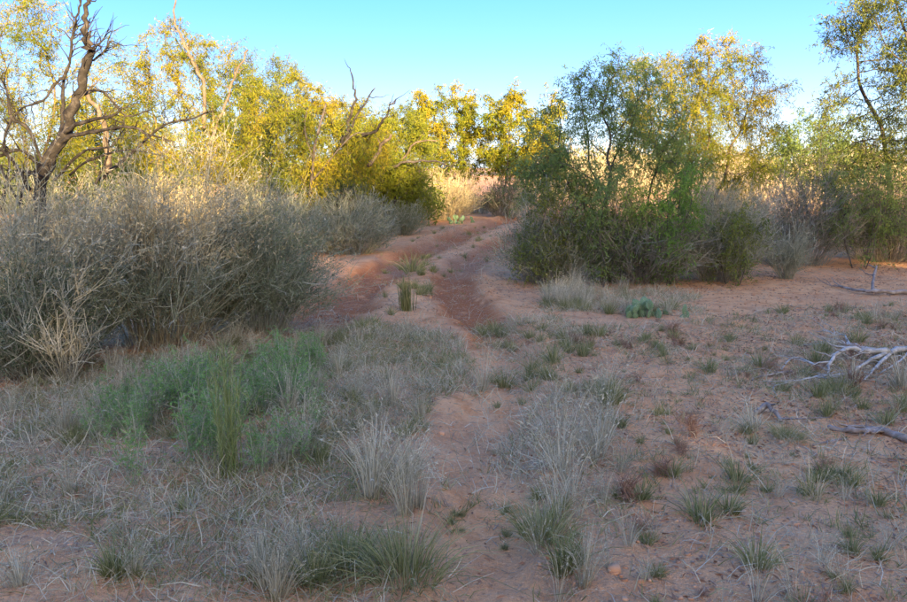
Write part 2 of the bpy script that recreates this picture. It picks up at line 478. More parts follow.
def tree_arrays(base, ells, rng, nleaf, leafL=0.10, leafW=0.018, natt=320, tip=0.006, power=2.35, step=None, stems=3, spread=0.25, twig_len=(0.25, 0.55), droop=0.55, start=None, maxr=0.16):
    base = np.array(base, float)
    att = ell_points(ells, natt, rng)
    att[:, 2] = np.maximum(att[:, 2], base[2] + 0.45)
    ext = np.ptp(att, axis=0).mean()
    step = step or max(0.09, ext * 0.045)
    if start is None:
        st, pa = [], []
        for s in range(stems):
            a = 2 * math.pi * s / stems + rng.uniform(0, 2)
            off = np.array((math.cos(a), math.sin(a), 0)) * spread
            st.append(base + off * 0.3 - np.array((0, 0, 0.12))); pa.append(-1)
            st.append(base + off * 0.8 + np.array((0, 0, 0.25))); pa.append(len(st) - 2)
    else:
        st, pa = start
    arr, par = colonize(st, pa, att, step, step * 1.5, rng)
    rad, has = radii_of(par, tip, power)
    rad = np.minimum(rad, maxr)
    limbs = limb_mesh(arr, par, rad)
    # twigs hang from the thin ends, leaves along the twigs
    thin = np.where(rad < tip * 3.2)[0]
    ctr = att.mean(0)
    nt = max(200, nleaf // 14)
    idx = thin[rng.integers(0, len(thin), nt)]
    p0 = arr[idx]
    ln = rng.uniform(*twig_len, nt)[:, None]
    d = unit(dirs(nt, rng) + 0.45 * unit(p0 - ctr) + np.array((0, 0, 0.15)))
    p1 = p0 + d * ln * 0.5; p2 = p0 + d * ln * 0.9 - np.array((0, 0, 1)) * ln * droop * rng.uniform(0.3, 1.2, (nt, 1))
    tw = strands(p0, p1, p2, tip * 0.9, 0.002, rng, 3, 2)
    k = rng.integers(0, nt, nleaf); t = rng.uniform(0.1, 1.0, (nleaf, 1))
    lp = p0[k] * (1 - t) ** 2 + 2 * p1[k] * t * (1 - t) + p2[k] * t * t + rng.normal(0, 0.02, (nleaf, 3))
    ld = dirs(nleaf, rng) * 0.8 + np.array((0, 0, -0.55))
    lv = leaves(lp, ld, leafL * rng.uniform(0.6, 1.25, nleaf), leafW * rng.uniform(0.7, 1.3, nleaf), rng)
    return limbs, tw, lv
def px_ells(y, specs):
    out = []
    for s in specs:
        u, v, ru, rv = s[:4]; dy = s[4] if len(s) > 4 else 0
        c = at(u, v, y + dy); k = (y + dy) / FPX
        out.append((c, (ru * k, max(ru, rv) * k * 0.85, rv * k)))
    return out
def tree(label, u, y, specs, seed, leaf, nleaf, bark='bark', group=None, name='mesquite_tree', dead=(), **kw):
    rng = np.random.default_rng(seed)
    x = (u - CU) / FPX * (y * CP + CAM_H * SP)
    base = np.array((x, y, float(gz(x, y))))
    t = thing(name, label, 'tree', base, group)
    if 'start_px' in kw:
        st, pa = [], []
        for line in kw.pop('start_px'):
            q = wobble([at(a, b, y + c) for a, b, c in line], rng, 0.012, 3)
            if not st: q[0] = base - np.array((0, 0, 0.1))
            for i, p in enumerate(q):
                st.append(p); pa.append(len(st) - 2 if i else (-1 if len(st) == 1 else int(np.argmin([np.linalg.norm(p - s) for s in st[:-1]]))))
        kw['start'] = (st, pa)
    limbs, tw, lv = tree_arrays(base, px_ells(y, specs), rng, nleaf, **kw)
    tr = part('trunk', limbs, M[bark], t, True)
    tag(part('twigs', tw, M['darktwig'], t), None, kind='stuff')
    tag(part('crown', lv, M[leaf], t), None, kind='stuff')
    for line, r0, r1, dm in dead:
        q = wobble([at(a, b, y + c) for a, b, c in line], rng, 0.02, 4)
        bits = [tube(q, np.linspace(r0, r1, len(q)), 6)]
        for s in range(len(q) // 4):
            i = rng.integers(len(q) // 3, len(q)); dd = unit(unit(q[-1] - q[0]) + 0.9 * dirs(1, rng)[0]); l_ = rng.uniform(0.15, 0.5) * (1 if r0 > 0.02 else 0.6)
            w = wobble([q[i], q[i] + dd * l_ * 0.5, q[i] + dd * l_ + rng.normal(0, 0.06, 3)], rng, 0.01, 3)
            bits.append(tube(w, np.linspace(r1 * 0.9, 0.003, len(w)), 4))
        tag(part('dead_branch', join(bits), M[dm], t, True), 'bare weathered branch without leaves')
    return t

GL = 'golden mesquite trees along the far left of the track'
FULL = 1.0
tree('tall yellow-green mesquite at the far left edge, behind the dead tree', 18, 16.5,
     [(-20, 70, 60, 60), (25, 60, 45, 55), (65, 80, 40, 50), (20, 130, 60, 45), (95, 120, 30, 40)], 11, 'leafgold', 30000, 'barktan', GL, leafL=0.10, leafW=0.0135, natt=420, droop=0.55,
     dead=[([(84, 90, -0.6), (100, 113, -0.6), (106, 133, -0.5), (108, 172, -0.4)][::-1], 0.07, 0.035, 'barktan')])
tree('tall yellow-green mesquite with a bare dead limb rising above its crown', 205, 18,
     [(170, 70, 48, 42), (205, 55, 42, 38), (228, 95, 34, 45), (180, 125, 55, 42), (215, 150, 45, 35), (135, 70, 22, 30)], 12, 'leafgold', 38000, 'barktan', GL, leafL=0.10, leafW=0.0145, natt=480, droop=0.55,
     dead=[([(204, 128, -.8), (204, 88, -.8), (193, 63, -.7), (186, 47, -.7), (174, 17, -.6), (176, -4, -.6)], 0.045, 0.018, 'barktan'),
           ([(208, 150, -.6), (219, 120, -.6), (228, 95, -.6), (236, 72, -.6), (248, 50, -.5)], 0.035, 0.02, 'barktan')])
tree('olive green mesquite with a thin wispy top, between two golden ones', 262, 20,
     [(268, 100, 34, 40), (255, 135, 35, 40), (285, 115, 25, 40), (250, 75, 20, 18)], 13, 'leafolive', 20000, 'bark', GL, leafL=0.10, leafW=0.014, droop=0.55)
tree('mesquite with a dark leaning trunk and bare forked branches above its right side', 311, 17.5,
     [(320, 105, 36, 28), (345, 120, 38, 28), (300, 135, 34, 34), (350, 150, 45, 28), (290, 100, 18, 20)], 14, 'leafgold', 25000, 'bark', GL, leafL=0.10, leafW=0.0145, droop=0.55, maxr=0.10,
     start_px=[[(309, 215, 0), (311, 191, -.6), (314, 153, -1.3), (318, 134, -1.4), (326, 103, -1.0)], [(312, 181, -.8), (333, 156, -1.3), (353, 134, -1.4), (368, 134, -1.2)], [(314, 160, -1.2), (304, 130, -1.4), (308, 105, -1.2)]],
     dead=[([(340, 146, -1.3), (348, 128, -1.3), (353, 107, -1.3), (356, 92, -1.2), (351, 72, -1.2)], 0.04, 0.014, 'dead'), ([(346, 140, -1.3), (360, 111, -1.3), (375, 88, -1.2)], 0.03, 0.012, 'dead'),
           ([(355, 136, -1.3), (377, 130, -1.3), (387, 114, -1.3), (396, 99, -1.2)], 0.035, 0.014, 'dead'), ([(368, 166, -.5), (378, 150, -.5), (391, 135, -.5)], 0.05, 0.03, 'barktan')])
tree('low bright yellow mesquite drooping to the ground beside the track, dead boughs sticking out', 392, 20.5,
     [(385, 140, 32, 26), (405, 160, 30, 32), (370, 165, 34, 30), (415, 130, 20, 20), (395, 185, 30, 16)], 15, 'leaflime', 26000, 'bark', GL, leafL=0.115, leafW=0.018,
     dead=[([(385, 170, -.6), (402, 164, -.8), (429, 160, -.9), (448, 166, -.9), (458, 160, -.9)], 0.04, 0.010, 'bark'), ([(400, 160, -.6), (417, 143, -.8), (437, 141, -.9)], 0.035, 0.010, 'barktan')])
tree('yellow-green mesquite at the end of the track, left of the pair', 455, 28,
     [(455, 108, 26, 22), (437, 125, 24, 26), (470, 135, 28, 26), (445, 150, 28, 24)], 16, 'leafgold', 17000, 'bark', 'pair of mesquites where the track ends', leafL=0.16, leafW=0.03)
tree('yellow-green mesquite at the end of the track, right of the pair', 510, 27,
     [(515, 105, 24, 20), (500, 130, 28, 28), (530, 135, 28, 32), (515, 155, 36, 24), (548, 120, 16, 22)], 17, 'leafgold', 19000, 'bark', 'pair of mesquites where the track ends', leafL=0.16, leafW=0.03)
tree('shaded blue-green mesquite with open feathery crown above the big thicket', 612, 12,
     [(590, 110, 34, 34), (625, 95, 36, 28), (565, 150, 34, 42), (650, 140, 36, 40), (610, 155, 45, 40), (575, 95, 18, 16), (545, 170, 20, 30), (675, 165, 26, 34), (600, 82, 26, 18)], 18, 'leafgreen', 22000, 'bark', None, leafL=0.085, leafW=0.013, natt=480, stems=4, tip=0.005, droop=0.55)
tree('golden round-topped mesquite rising behind the shaded thicket', 690, 16.5,
     [(690, 75, 46, 32), (735, 95, 38, 40), (650, 95, 34, 35), (745, 120, 26, 30), (700, 125, 50, 35), (660, 65, 18, 18), (715, 155, 46, 24)], 19, 'leafgold', 42000, 'barktan', None, leafL=0.095, leafW=0.013, droop=0.55, natt=480, stems=4)
tree('tall thin-crowned mesquite with a bent dark trunk near the right edge', 892, 14.5,
     [(850, 30, 34, 26), (878, 15, 25, 22), (835, 45, 18, 14), (880, 105, 34, 30), (850, 125, 34, 32), (885, 150, 40, 32), (845, 165, 36, 26), (905, 75, 24, 30)], 20, 'leafolive', 17000, 'bark', None, leafL=0.09, leafW=0.015, natt=460, maxr=0.085,
     start_px=[[(892, 255, 0), (890, 200, 0), (886, 150, 0), (878, 120, 0), (862, 90, 0), (858, 72, 0), (857, 45, 0)]])
tree('open mesquite with crooked dark limbs reaching in at the right edge', 935, 13.5,
     [(895, 20, 24, 24), (915, 5, 34, 24), (940, 60, 40, 50), (925, 120, 30, 40), (880, 30, 12, 10)], 21, 'leafolive', 11000, 'bark', None, leafL=0.09, leafW=0.015, natt=300, maxr=0.08,
     start_px=[[(935, 260, 0), (930, 170, 0), (915, 85, 0), (907, 66, 0), (886, 48, 0), (878, 25, 0)], [(912, 76, 0), (907, 40, .1), (900, 16, .1), (894, -4, .1)]])
tree('small blue-green mesquite standing between the golden tree and the right edge trees', 815, 18.5,
     [(820, 132, 32, 24), (790, 145, 22, 20), (835, 155, 28, 22), (800, 165, 30, 18)], 22, 'leafgreen', 10000, 'bark', None, leafL=0.11, leafW=0.02)

BT = 'trees standing behind the front row on the left'
tree('olive mesquite in the gap just right of the dead tree, behind', 118, 24, [(105, 125, 36, 30), (135, 140, 34, 28), (90, 150, 34, 22)], 23, 'leafolive', 9000, 'barktan', BT, leafL=0.16, leafW=0.03)
tree('olive-gold mesquite filling the gap behind the olive tree', 236, 25, [(240, 115, 34, 36), (262, 140, 36, 32), (225, 150, 34, 26)], 24, 'leafolive', 10000, 'barktan', BT, leafL=0.16, leafW=0.03)
tree('low olive mesquite behind the dark leaning trunk', 352, 25, [(340, 140, 34, 28), (372, 140, 32, 30), (405, 150, 28, 24), (355, 165, 44, 18)], 25, 'leafolive', 11000, 'barktan', BT, leafL=0.16, leafW=0.03)

# the bare dead tree on the left
def branch_thing(name, label, cat, base, lines, mat, seed, partname='branch', group=None, twigs=0.5):
    rng = np.random.default_rng(seed)
    t = thing(name, label, cat, base, group)
    for i, (pts, r0, r1) in enumerate(lines):
        q = wobble(pts, rng, r0 * 0.22, 4)
        rr = np.linspace(r0, r1, len(q)) * (1 + 0.12 * rng.normal(size=len(q)))
        o = part('trunk' if (i == 0 and partname == 'limb') else partname, tube(q, rr, 8 if r0 > 0.03 else 6), M[mat], t, True)
        bits = []
        for s in range(int(len(q) * twigs)):
            k = rng.integers(len(q) // 3, len(q)); dd = unit(unit(q[-1] - q[0]) + 0.9 * dirs(1, rng)[0]); l_ = rng.uniform(0.12, 0.45)
            if partname == 'branch': dd[2] = abs(dd[2]) * 0.3
            w = wobble([q[k], q[k] + dd * l_ * 0.5, q[k] + dd * l_ + rng.normal(0, 0.05, 3)], rng, 0.008, 3)
            bits.append(tube(w, np.linspace(max(0.004, min(r1 * 0.8, 0.012)), 0.002, len(w)), 4))
        if bits: 
            s_ = bpy.data.objects.new('twigs', make_mesh('twigs', (lambda j: (j[0] - np.array(t.location), j[1]))(join(bits)), M[mat]))
            col.objects.link(s_); s_.parent = o; s_['kind'] = 'stuff'
    return t
def at_line(y, pts):
    return [at(u, v, y + dy) for u, v, dy in pts]
YD = 10.5
bx = at(38, 260, YD); db = np.array((bx[0], YD, float(gz(bx[0], YD))))
branch_thing('dead_tree', 'bare dead tree with a dark forked trunk rising over the straw bushes on the left', 'tree', db, [
    ([db - np.array((0, 0, .15))] + at_line(YD, [(40, 200, 0), (48, 161, 0), (66, 133, 0), (78, 96, 0), (86, 66, 0), (89, 50, 0), (87, 40, 0), (85, 27, 0), (87, 7, 0), (89, -8, 0)]), 0.092, 0.020),
    (at_line(YD, [(88, 52, 0), (92, 48, -.1), (100, 43, -.2), (108, 33, -.2)]), 0.018, 0.008),
    (at_line(YD, [(87, 66, 0), (91, 61, .1), (103, 53, .2), (110, 41, .2)]), 0.021, 0.010),
    (at_line(YD, [(58, 145, 0), (62, 125, .2), (63, 110, .2), (64, 83, .3), (70, 63, .3), (72, 40, .3), (74, 27, .3), (80, 8, .3), (80, -6, .3)]), 0.030, 0.013),
    (at_line(YD, [(5, 135, .4), (20, 110, .3), (43, 100, .2), (55, 83, .2), (64, 78, .2)][::-1]), 0.021, 0.010),
    (at_line(YD, [(64, 134, 0), (76, 125, -.2), (100, 118, -.4), (113, 116, -.5), (122, 108, -.5)]), 0.026, 0.012),
    (at_line(YD, [(58, 146, 0), (72, 136, -.2), (96, 131, -.4), (130, 126, -.6), (146, 133, -.7), (174, 142, -.7)]), 0.030, 0.010),
    (at_line(YD, [(76, 98, 0), (96, 90, .3), (110, 98, .5), (126, 116, .6), (150, 110, .7)]), 0.021, 0.008),
    (at_line(YD, [(100, 180, .3), (123, 160, .1), (146, 140, 0), (163, 125, -.1), (186, 120, -.2), (213, 111, -.3)]), 0.026, 0.008),
    (at_line(YD, [(48, 165, 0), (37, 163, -.2), (20, 150, -.4), (-6, 158, -.5)]), 0.018, 0.020),
    (at_line(YD, [(-8, 160, -.4), (0, 166, -.5), (7, 180, -.6), (20, 205, -.7)]), 0.021, 0.010),
    (at_line(YD, [(46, 170, 0), (28, 130, -.3), (12, 118, -.4), (6, 90, -.4), (-3, 75, -.4)]), 0.024, 0.010),
    (at_line(YD, [(30, 190, -.3), (18, 168, -.5), (2, 150, -.6), (-12, 148, -.6)]), 0.028, 0.012),
    (at_line(YD, [(44, 178, -.1), (30, 172, -.6), (14, 176, -.9), (4, 192, -1.0)]), 0.024, 0.010),
    (at_line(YD, [(20, 205, -.5), (26, 178, -.7), (38, 168, -.9), (34, 150, -.9)]), 0.020, 0.008),
    (at_line(YD, [(2, 200, -.4), (10, 165, -.5), (4, 140, -.5), (12, 112, -.4), (8, 96, -.4)]), 0.022, 0.008),
    (at_line(YD, [(55, 180, .2), (75, 158, .1), (88, 150, 0), (112, 146, -.2), (122, 132, -.2)]), 0.022, 0.008),
    (at_line(YD, [(95, 185, .1), (106, 160, .1), (110, 138, .1), (118, 126, .1)]), 0.018, 0.007),
    (at_line(YD, [(70, 175, -.2), (90, 160, -.5), (125, 150, -.7), (160, 155, -.8)]), 0.018, 0.006),
], 'dead', 31, 'limb', twigs=0.7)

# ------------------------------------------------------------------ shrubs
def shrub_arrays(base, rx, ry, h, rng, nstem=350, nsub=3.0, nleaf=6000, leafL=0.03, leafW=0.008, w=0.007, lean=(0, 0), seed_heads=0.0, low=0.0, up=0.5, flare=0.42):
    b = np.array(base, float)
    a = rng.uniform(0, 2 * math.pi, nstem); r = rng.uniform(0, 1, nstem) ** 0.42
    ex, ey = np.cos(a) * r * rx, np.sin(a) * r * ry
    top = h * np.sqrt(np.clip(1 - (r * 0.95) ** 2.6, 0.03, 1)) * rng.uniform(0.55, 1.06, nstem)
    top *= 0.72 + 0.56 * vnoise(ex * 2.6 + 10 + b[0], ey * 2.6 + b[1], 3)
    P0 = b + np.stack((ex * flare, ey * flare, np.full(nstem, -0.04)), 1) + rng.normal(0, 0.03, (nstem, 3)) * np.array((1, 1, 0))
    P2 = b + np.stack((ex + lean[0] * top, ey + lean[1] * top, top), 1) + rng.normal(0, 0.11, (nstem, 3)) * h / 1.6 * np.array((1, 1, 0.4)); P2[:, 2] = np.maximum(P2[:, 2], b[2] + 0.06)
    P1 = P0 * (1 - up) + P2 * up; P1[:, 2] = P0[:, 2] + (P2[:, 2] - P0[:, 2]) * (up + 0.22)
    P1 += rng.normal(0, 0.085, (nstem, 3)) * min(1.0, h)
    st = strands(P0, P1, P2, w * rng.uniform(0.6, 1.3, nstem), w * 0.45, rng, 4, 3)
    n2 = int(nstem * nsub); k = rng.integers(0, nstem, n2); t = rng.uniform(0.2, 0.98, (n2, 1))
    q0 = P0[k] * (1 - t) ** 2 + 2 * P1[k] * t * (1 - t) + P2[k] * t * t
    tg = unit(2 * (1 - t) * (P1[k] - P0[k]) + 2 * t * (P2[k] - P1[k]))
    ln = rng.uniform(0.15, 0.55, (n2, 1)) * (h / 1.6) ** 0.6
    d = unit(tg * 1.0 + 0.8 * dirs(n2, rng) + np.array((0.15, 0, 0.1)))
    q2 = q0 + d * ln + np.array((0, 0, 0.10)) * ln
    q1 = q0 + d * ln * 0.5 + rng.normal(0, 0.014, (n2, 3))
    sub = strands(q0, q1, q2, w * 0.85, w * 0.4, rng, 2, 2)
    n3 = int(n2 * 2.2); k = rng.integers(0, n2, n3); t = rng.uniform(0.15, 1.0, (n3, 1))
    r0 = q0[k] * (1 - t) ** 2 + 2 * q1[k] * t * (1 - t) + q2[k] * t * t
    r2 = r0 + unit(d[k] * 0.7 + dirs(n3, rng)) * rng.uniform(0.05, 0.17, (n3, 1)) * (h / 1.6) ** 0.6
    sub = join((sub, strands(r0, (r0 + r2) / 2 + rng.normal(0, 0.01, (n3, 3)), r2, w * 0.6, w * 0.35, rng, 2, 2)))
    pool = np.arange(n2)
    if low: pool = pool[q0[:, 2] < b[2] + h * low * rng.uniform(0.6, 1.1, n2)]
    k = pool[rng.integers(0, len(pool), nleaf)]; t = rng.uniform(0, 1, (nleaf, 1))
    lp = q0[k] * (1 - t) + q2[k] * t + rng.normal(0, 0.012, (nleaf, 3))
    lv = leaves(lp, unit(d[k] + 0.9 * dirs(nleaf, rng)), leafL * rng.uniform(0.6, 1.3, nleaf), leafW * rng.uniform(0.7, 1.3, nleaf), rng)
    return st, sub, lv
def shrub(label, name, u0, u1, vbase, vtop, seed, stem='greystem', sub='greystem', leaf='sage', cat='shrub', group=None, depth=None, y=None, plume=0, **kw):
    rng = np.random.default_rng(seed)
    if y is None: y = G((u0 + u1) / 2, vbase)[1]
    k = y / FPX; rx = (u1 - u0) / 2 * k; ry = depth or rx * 0.85
    yc = y + ry * 0.6
    pt = at((u0 + u1) / 2, vtop, yc); x = pt[0]; z = float(gz(x, yc)); h = pt[2] - z
    base = np.array((x, yc, z))
    t = thing(name, label, cat, base, group)
    st, sb, lv = shrub_arrays(base, rx, ry, h * 0.93, rng, **kw)
    tag(part('stems', st, M[stem], t), None, kind='stuff')
    tag(part('twigs', sb, M[sub], t), None, kind='stuff')
    if len(lv[0]): tag(part('foliage', lv, M[leaf], t), None, kind='stuff')
    if plume:
        v_ = sb[0].reshape(-1, 6, 3); hi = v_[v_[:, 4, 2] > base[2] + h * 0.52]
        k = rng.integers(0, len(hi), plume); tt = rng.uniform(0.1, 1.0, (plume, 1))
        p_ = hi[k, 2] * (1 - tt) + hi[k, 4] * tt
        pl = leaves(p_, unit(hi[k, 4] - hi[k, 0]) + 0.7 * dirs(plume, rng), 0.034 * rng.uniform(.6, 1.4, plume), 0.009, rng)
        tag(part('seed_plumes', pl, M['straw'], t), None, kind='stuff')
    return t
LB = 'grey brush along the left side of the track'
shrub('big straw-topped broom bush at the left edge, nearest the camera', 'broom_bush', -60, 130, 372, 190, 41, 'greystem', 'greystem', 'sage', group=LB, nstem=260, nsub=8, nleaf=20000, plume=7000, w=0.0065, low=0.6, lean=(0.08, 0))
shrub('tallest straw-coloured broom bush, under the dead tree branches', 'broom_bush', 65, 240, 352, 170, 42, 'straw', 'greystem', 'sage', group=LB, nstem=297, nsub=8, nleaf=16000, plume=11000, w=0.0065, low=0.5, lean=(0.16, 0), up=0.5)
shrub('low dark green bush in front of the straw-topped bush at left edge', 'low_bush', -30, 85, 385, 275, 43, 'twig', 'greystem', 'darkgreen', group=LB, nstem=217, nsub=6, nleaf=9000, w=0.006, leafL=0.035)
shrub('wide grey-green broom bush leaning over the left wheel rut', 'broom_bush', 178, 328, 336, 186, 44, 'greystem', 'greystem', 'sage', group=LB, nstem=297, nsub=8, nleaf=38000, plume=2500, w=0.0055, low=0.95, lean=(0.02, 0))
shrub('grey twiggy bush where the track bends, left side', 'broom_bush', 298, 400, 256, 196, 45, 'greystem', 'greystem', 'sage', group=LB, nstem=310, nsub=6, nleaf=9000, w=0.009, leafL=0.04, leafW=0.012)
shrub('straw bush under the tall yellow-green mesquite, behind the front bushes', 'broom_bush', 120, 240, 262, 178, 46, 'straw', 'straw', 'sage', group=LB, nstem=260, nsub=6, nleaf=5000, w=0.009)
shrub('grey bush behind the wide grey-green bush, below the leaning dark trunk', 'broom_bush', 225, 330, 255, 188, 47, 'greystem', 'greystem', 'sage', group=LB, nstem=260, nsub=6, nleaf=7000, w=0.009, leafL=0.04, leafW=0.012)
shrub('straw bush behind the dead tree at the left edge', 'broom_bush', -30, 130, 272, 165, 48, 'straw', 'greystem', 'sage', group=LB, nstem=260, nsub=5, nleaf=5000, w=0.009)
shrub('small grey bush below the bright yellow mesquite', 'broom_bush', 375, 425, 236, 200, 49, 'greystem', 'greystem', 'sage', group=LB, nstem=148, nsub=5, nleaf=4000, w=0.011, leafL=0.05, leafW=0.014)
shrub('round straw-topped bush at the far end of the track, beside the prickly pear', 'broom_bush', 408, 482, 222, 170, 50, 'straw', 'straw', 'sage', nstem=260, nsub=8, nleaf=4000, plume=6000, w=0.010, leafL=0.05, leafW=0.015)
shrub('dark bush right of the far straw-topped bush', 'low_bush', 478, 535, 216, 176, 51, 'twig', 'twig', 'darkgreen', nstem=186, nsub=6, nleaf=7000, w=0.012, leafL=0.06, leafW=0.02)
shrub('low grey bush between the two bushes at the end of the track', 'low_bush', 455, 500, 214, 192, 52, 'greystem', 'greystem', 'sage', nstem=124, nsub=5, nleaf=3000, w=0.012, leafL=0.05, leafW=0.015)
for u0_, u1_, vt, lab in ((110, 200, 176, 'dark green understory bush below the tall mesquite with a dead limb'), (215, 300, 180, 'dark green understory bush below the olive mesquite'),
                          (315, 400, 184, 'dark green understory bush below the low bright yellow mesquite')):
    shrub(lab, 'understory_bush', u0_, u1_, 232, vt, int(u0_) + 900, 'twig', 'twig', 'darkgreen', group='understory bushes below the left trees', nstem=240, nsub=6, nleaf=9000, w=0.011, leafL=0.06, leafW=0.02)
RB = 'shaded thicket right of the track'
shrub('grey-green twiggy bush at the left end of the right-hand thicket', 'thicket_shrub', 500, 610, 287, 196, 53, 'twig', 'greystem', 'darkgreen', group=RB, nstem=322, nsub=7, nleaf=12000, w=0.007, lean=(-0.05, 0))
shrub('dense bush with dark stems beneath the shaded mesquite, middle of the thicket', 'thicket_shrub', 570, 715, 287, 190, 54, 'twig', 'twig', 'darkgreen', group=RB, nstem=347, nsub=7, nleaf=14000, w=0.008)
shrub('grey bush at the right end of the thicket, below the golden mesquite', 'thicket_shrub', 675, 775, 284, 178, 55, 'twig', 'greystem', 'sage', group=RB, nstem=297, nsub=7, nleaf=9000, w=0.007)
shrub('wide dark grey-green bush beside the bare ground, right of the thicket', 'thicket_shrub', 738, 868, 268, 170, 56, 'twig', 'twig', 'darkgreen', group=RB, nstem=297, nsub=7, nleaf=22000, w=0.008)
shrub('dark green bush at the right edge under the tall thin-crowned mesquite', 'thicket_shrub', 825, 960, 264, 166, 57, 'twig', 'twig', 'darkgreen', group=RB, nstem=347, nsub=7, nleaf=22000, w=0.008, leafL=0.04, leafW=0.012)
shrub('small pale twiggy bush on the edge of the bare ground', 'twiggy_shrub', 765, 815, 280, 225, 58, 'greystem', 'greystem', 'sage', nstem=99, nsub=6, nleaf=1000, w=0.007, flare=0.1)
shrub('tan brush behind the thicket, left of the small blue-green tree', 'thicket_shrub', 690, 770, 250, 150, 59, 'straw', 'straw', 'sage', group=RB, y=19, nstem=260, nsub=6, nleaf=3000, w=0.011)
# leafy low mesquite sprays that hang over the thicket
def low_tree(label, u, y, specs, seed, leaf, nleaf):
    return tree(label, u, y, specs, seed, leaf, nleaf, 'bark', 'low mesquite sprays in the right-hand thicket', 'low_mesquite', leafL=0.075, leafW=0.014, natt=220, tip=0.004, stems=4, twig_len=(0.2, 0.45), droop=0.55, maxr=0.04)
low_tree('bright green drooping mesquite spray in the middle of the thicket', 662, 11.2, [(660, 225, 32, 45), (672, 190, 24, 30), (648, 250, 20, 24)], 61, 'leafbright', 6500)
low_tree('dull green mesquite spray low at the left end of the thicket', 548, 11.2, [(545, 235, 32, 30), (560, 200, 30, 28), (530, 262, 20, 16)], 62, 'leafolive', 5500)
low_tree('green mesquite spray below the shaded crown', 600, 11.0, [(600, 205, 34, 30), (615, 240, 26, 30)], 63, 'leafgreen', 5500)
low_tree('small green mesquite spray at the right foot of the thicket', 733, 11.2, [(735, 240, 18, 28), (725, 262, 14, 14)], 64, 'leafolive', 2500)
low_tree('green mesquite spray in front of the right edge bush', 860, 13.2, [(850, 205, 32, 26), (885, 225, 26, 24), (880, 185, 30, 20)], 65, 'leafgreen', 5500)

# pale twiggy weed standing up in front of the low dark bush
shrub('pale grey leafless weed in front of the low dark bush', 'dry_weed', 25, 95, 388, 292, 66, 'drygrass', 'drygrass', 'sage', cat='weed', nstem=26, nsub=7, nleaf=0, w=0.009, flare=0.05)

# ------------------------------------------------------------------ prickly pears
def pad_mesh(rng):
    n, k = 12, 5
    pts = []
    for j in range(k + 1):
        t = j / k; zz = t; r = 0.36 * (math.sin(math.pi * min(t * 0.92 + 0.06, 1)) ** 0.62)
        for i in range(n):
            a = 2 * math.pi * i / n
            pts.append((r * math.cos(a), 0.16 * r * math.sin(a) * 1.2, zz))
    v = np.array(pts)
    i = np.arange(k)[:, None] * n; j = np.arange(n)[None]
    f = np.stack((i + j, i + (j + 1) % n, i + n + (j + 1) % n, i + n + j), -1).reshape(-1, 4)
    top = k * n
    cap = np.array([[top, top + 1, top + 2, top + 3], [top, top + 3, top + 4, top + 5], [top, top + 5, top + 6, top + 7], [top, top + 7, top + 8, top + 9], [top, top + 9, top + 10, top + 11]])
    return v, np.concatenate((f, cap))
PAD = make_mesh('pad', pad_mesh(None), M['pad'], None, True)
def spines():
    rng = np.random.default_rng(5); n = 46
    z = rng.uniform(0.1, 0.98, n); r = 0.36 * np.sin(np.pi * np.minimum(z * 0.92 + 0.06, 1)) ** 0.62
    x = rng.uniform(-1, 1, n) * r * 0.95; s = np.where(rng.uniform(size=n) > 0.5, 1, -1)
    y = s * 0.19 * np.sqrt(np.maximum(r * r - x * x, 0))
    p = np.stack((x, y, z), 1); d = unit(np.stack((x * 0.8, s * 0.7, (z - 0.5) * 0.6), 1) + 0.4 * rng.normal(size=(n, 3)))
    return strands(p, p + d * 0.08, p + d * 0.16, 0.018, 0.006, rng, 1, 3)
SPINE = make_mesh('spines', spines(), M['spine'])
from mathutils import Matrix, Euler
def prickly_pear(label, u, v, size, npad, seed, width=1.0):
    rng = np.random.default_rng(seed)
    b = G(u, v); t = thing('prickly_pear', label, 'cactus', b, 'prickly pear cacti')
    tips = []
    for i in range(npad):
        if i < max(3, npad * 0.45) or not tips:
            p = Vector((rng.uniform(-1, 1) * width * size * 1.6, rng.uniform(-.5, .5) * width * size, -0.02)); tilt = rng.uniform(-.45, .45)
        else:
            q, r_ = tips[rng.integers(0, len(tips))]; p = q; tilt = r_ + rng.uniform(-.6, .6)
        s = size * rng.uniform(0.75, 1.15)
        M4 = Matrix.Translation(p) @ Euler((rng.uniform(-.3, .3), tilt, rng.uniform(-.9, .9))).to_matrix().to_4x4() @ Matrix.Scale(s, 4)
        o = bpy.data.objects.new('pad', PAD); col.objects.link(o); o.parent = t; o.matrix_local = M4
        sp = bpy.data.objects.new('spines', SPINE); col.objects.link(sp); sp.parent = o
        sp['kind'] = 'stuff'
        if i < max(3, npad * 0.45): tips.append((M4 @ Vector((0, 0, 0.93)), tilt))
prickly_pear('green prickly pear at the far end of the track below the straw-topped bush', 458, 224, 0.16, 14, 71, 1.9)
prickly_pear('prickly pear with one tall upright pad in front of the thicket', 628, 316, 0.15, 8, 72, 0.9)
prickly_pear('low sprawling blue-green prickly pear in front of the thicket, right of the tall pad', 658, 317, 0.11, 20, 73, 2.1)

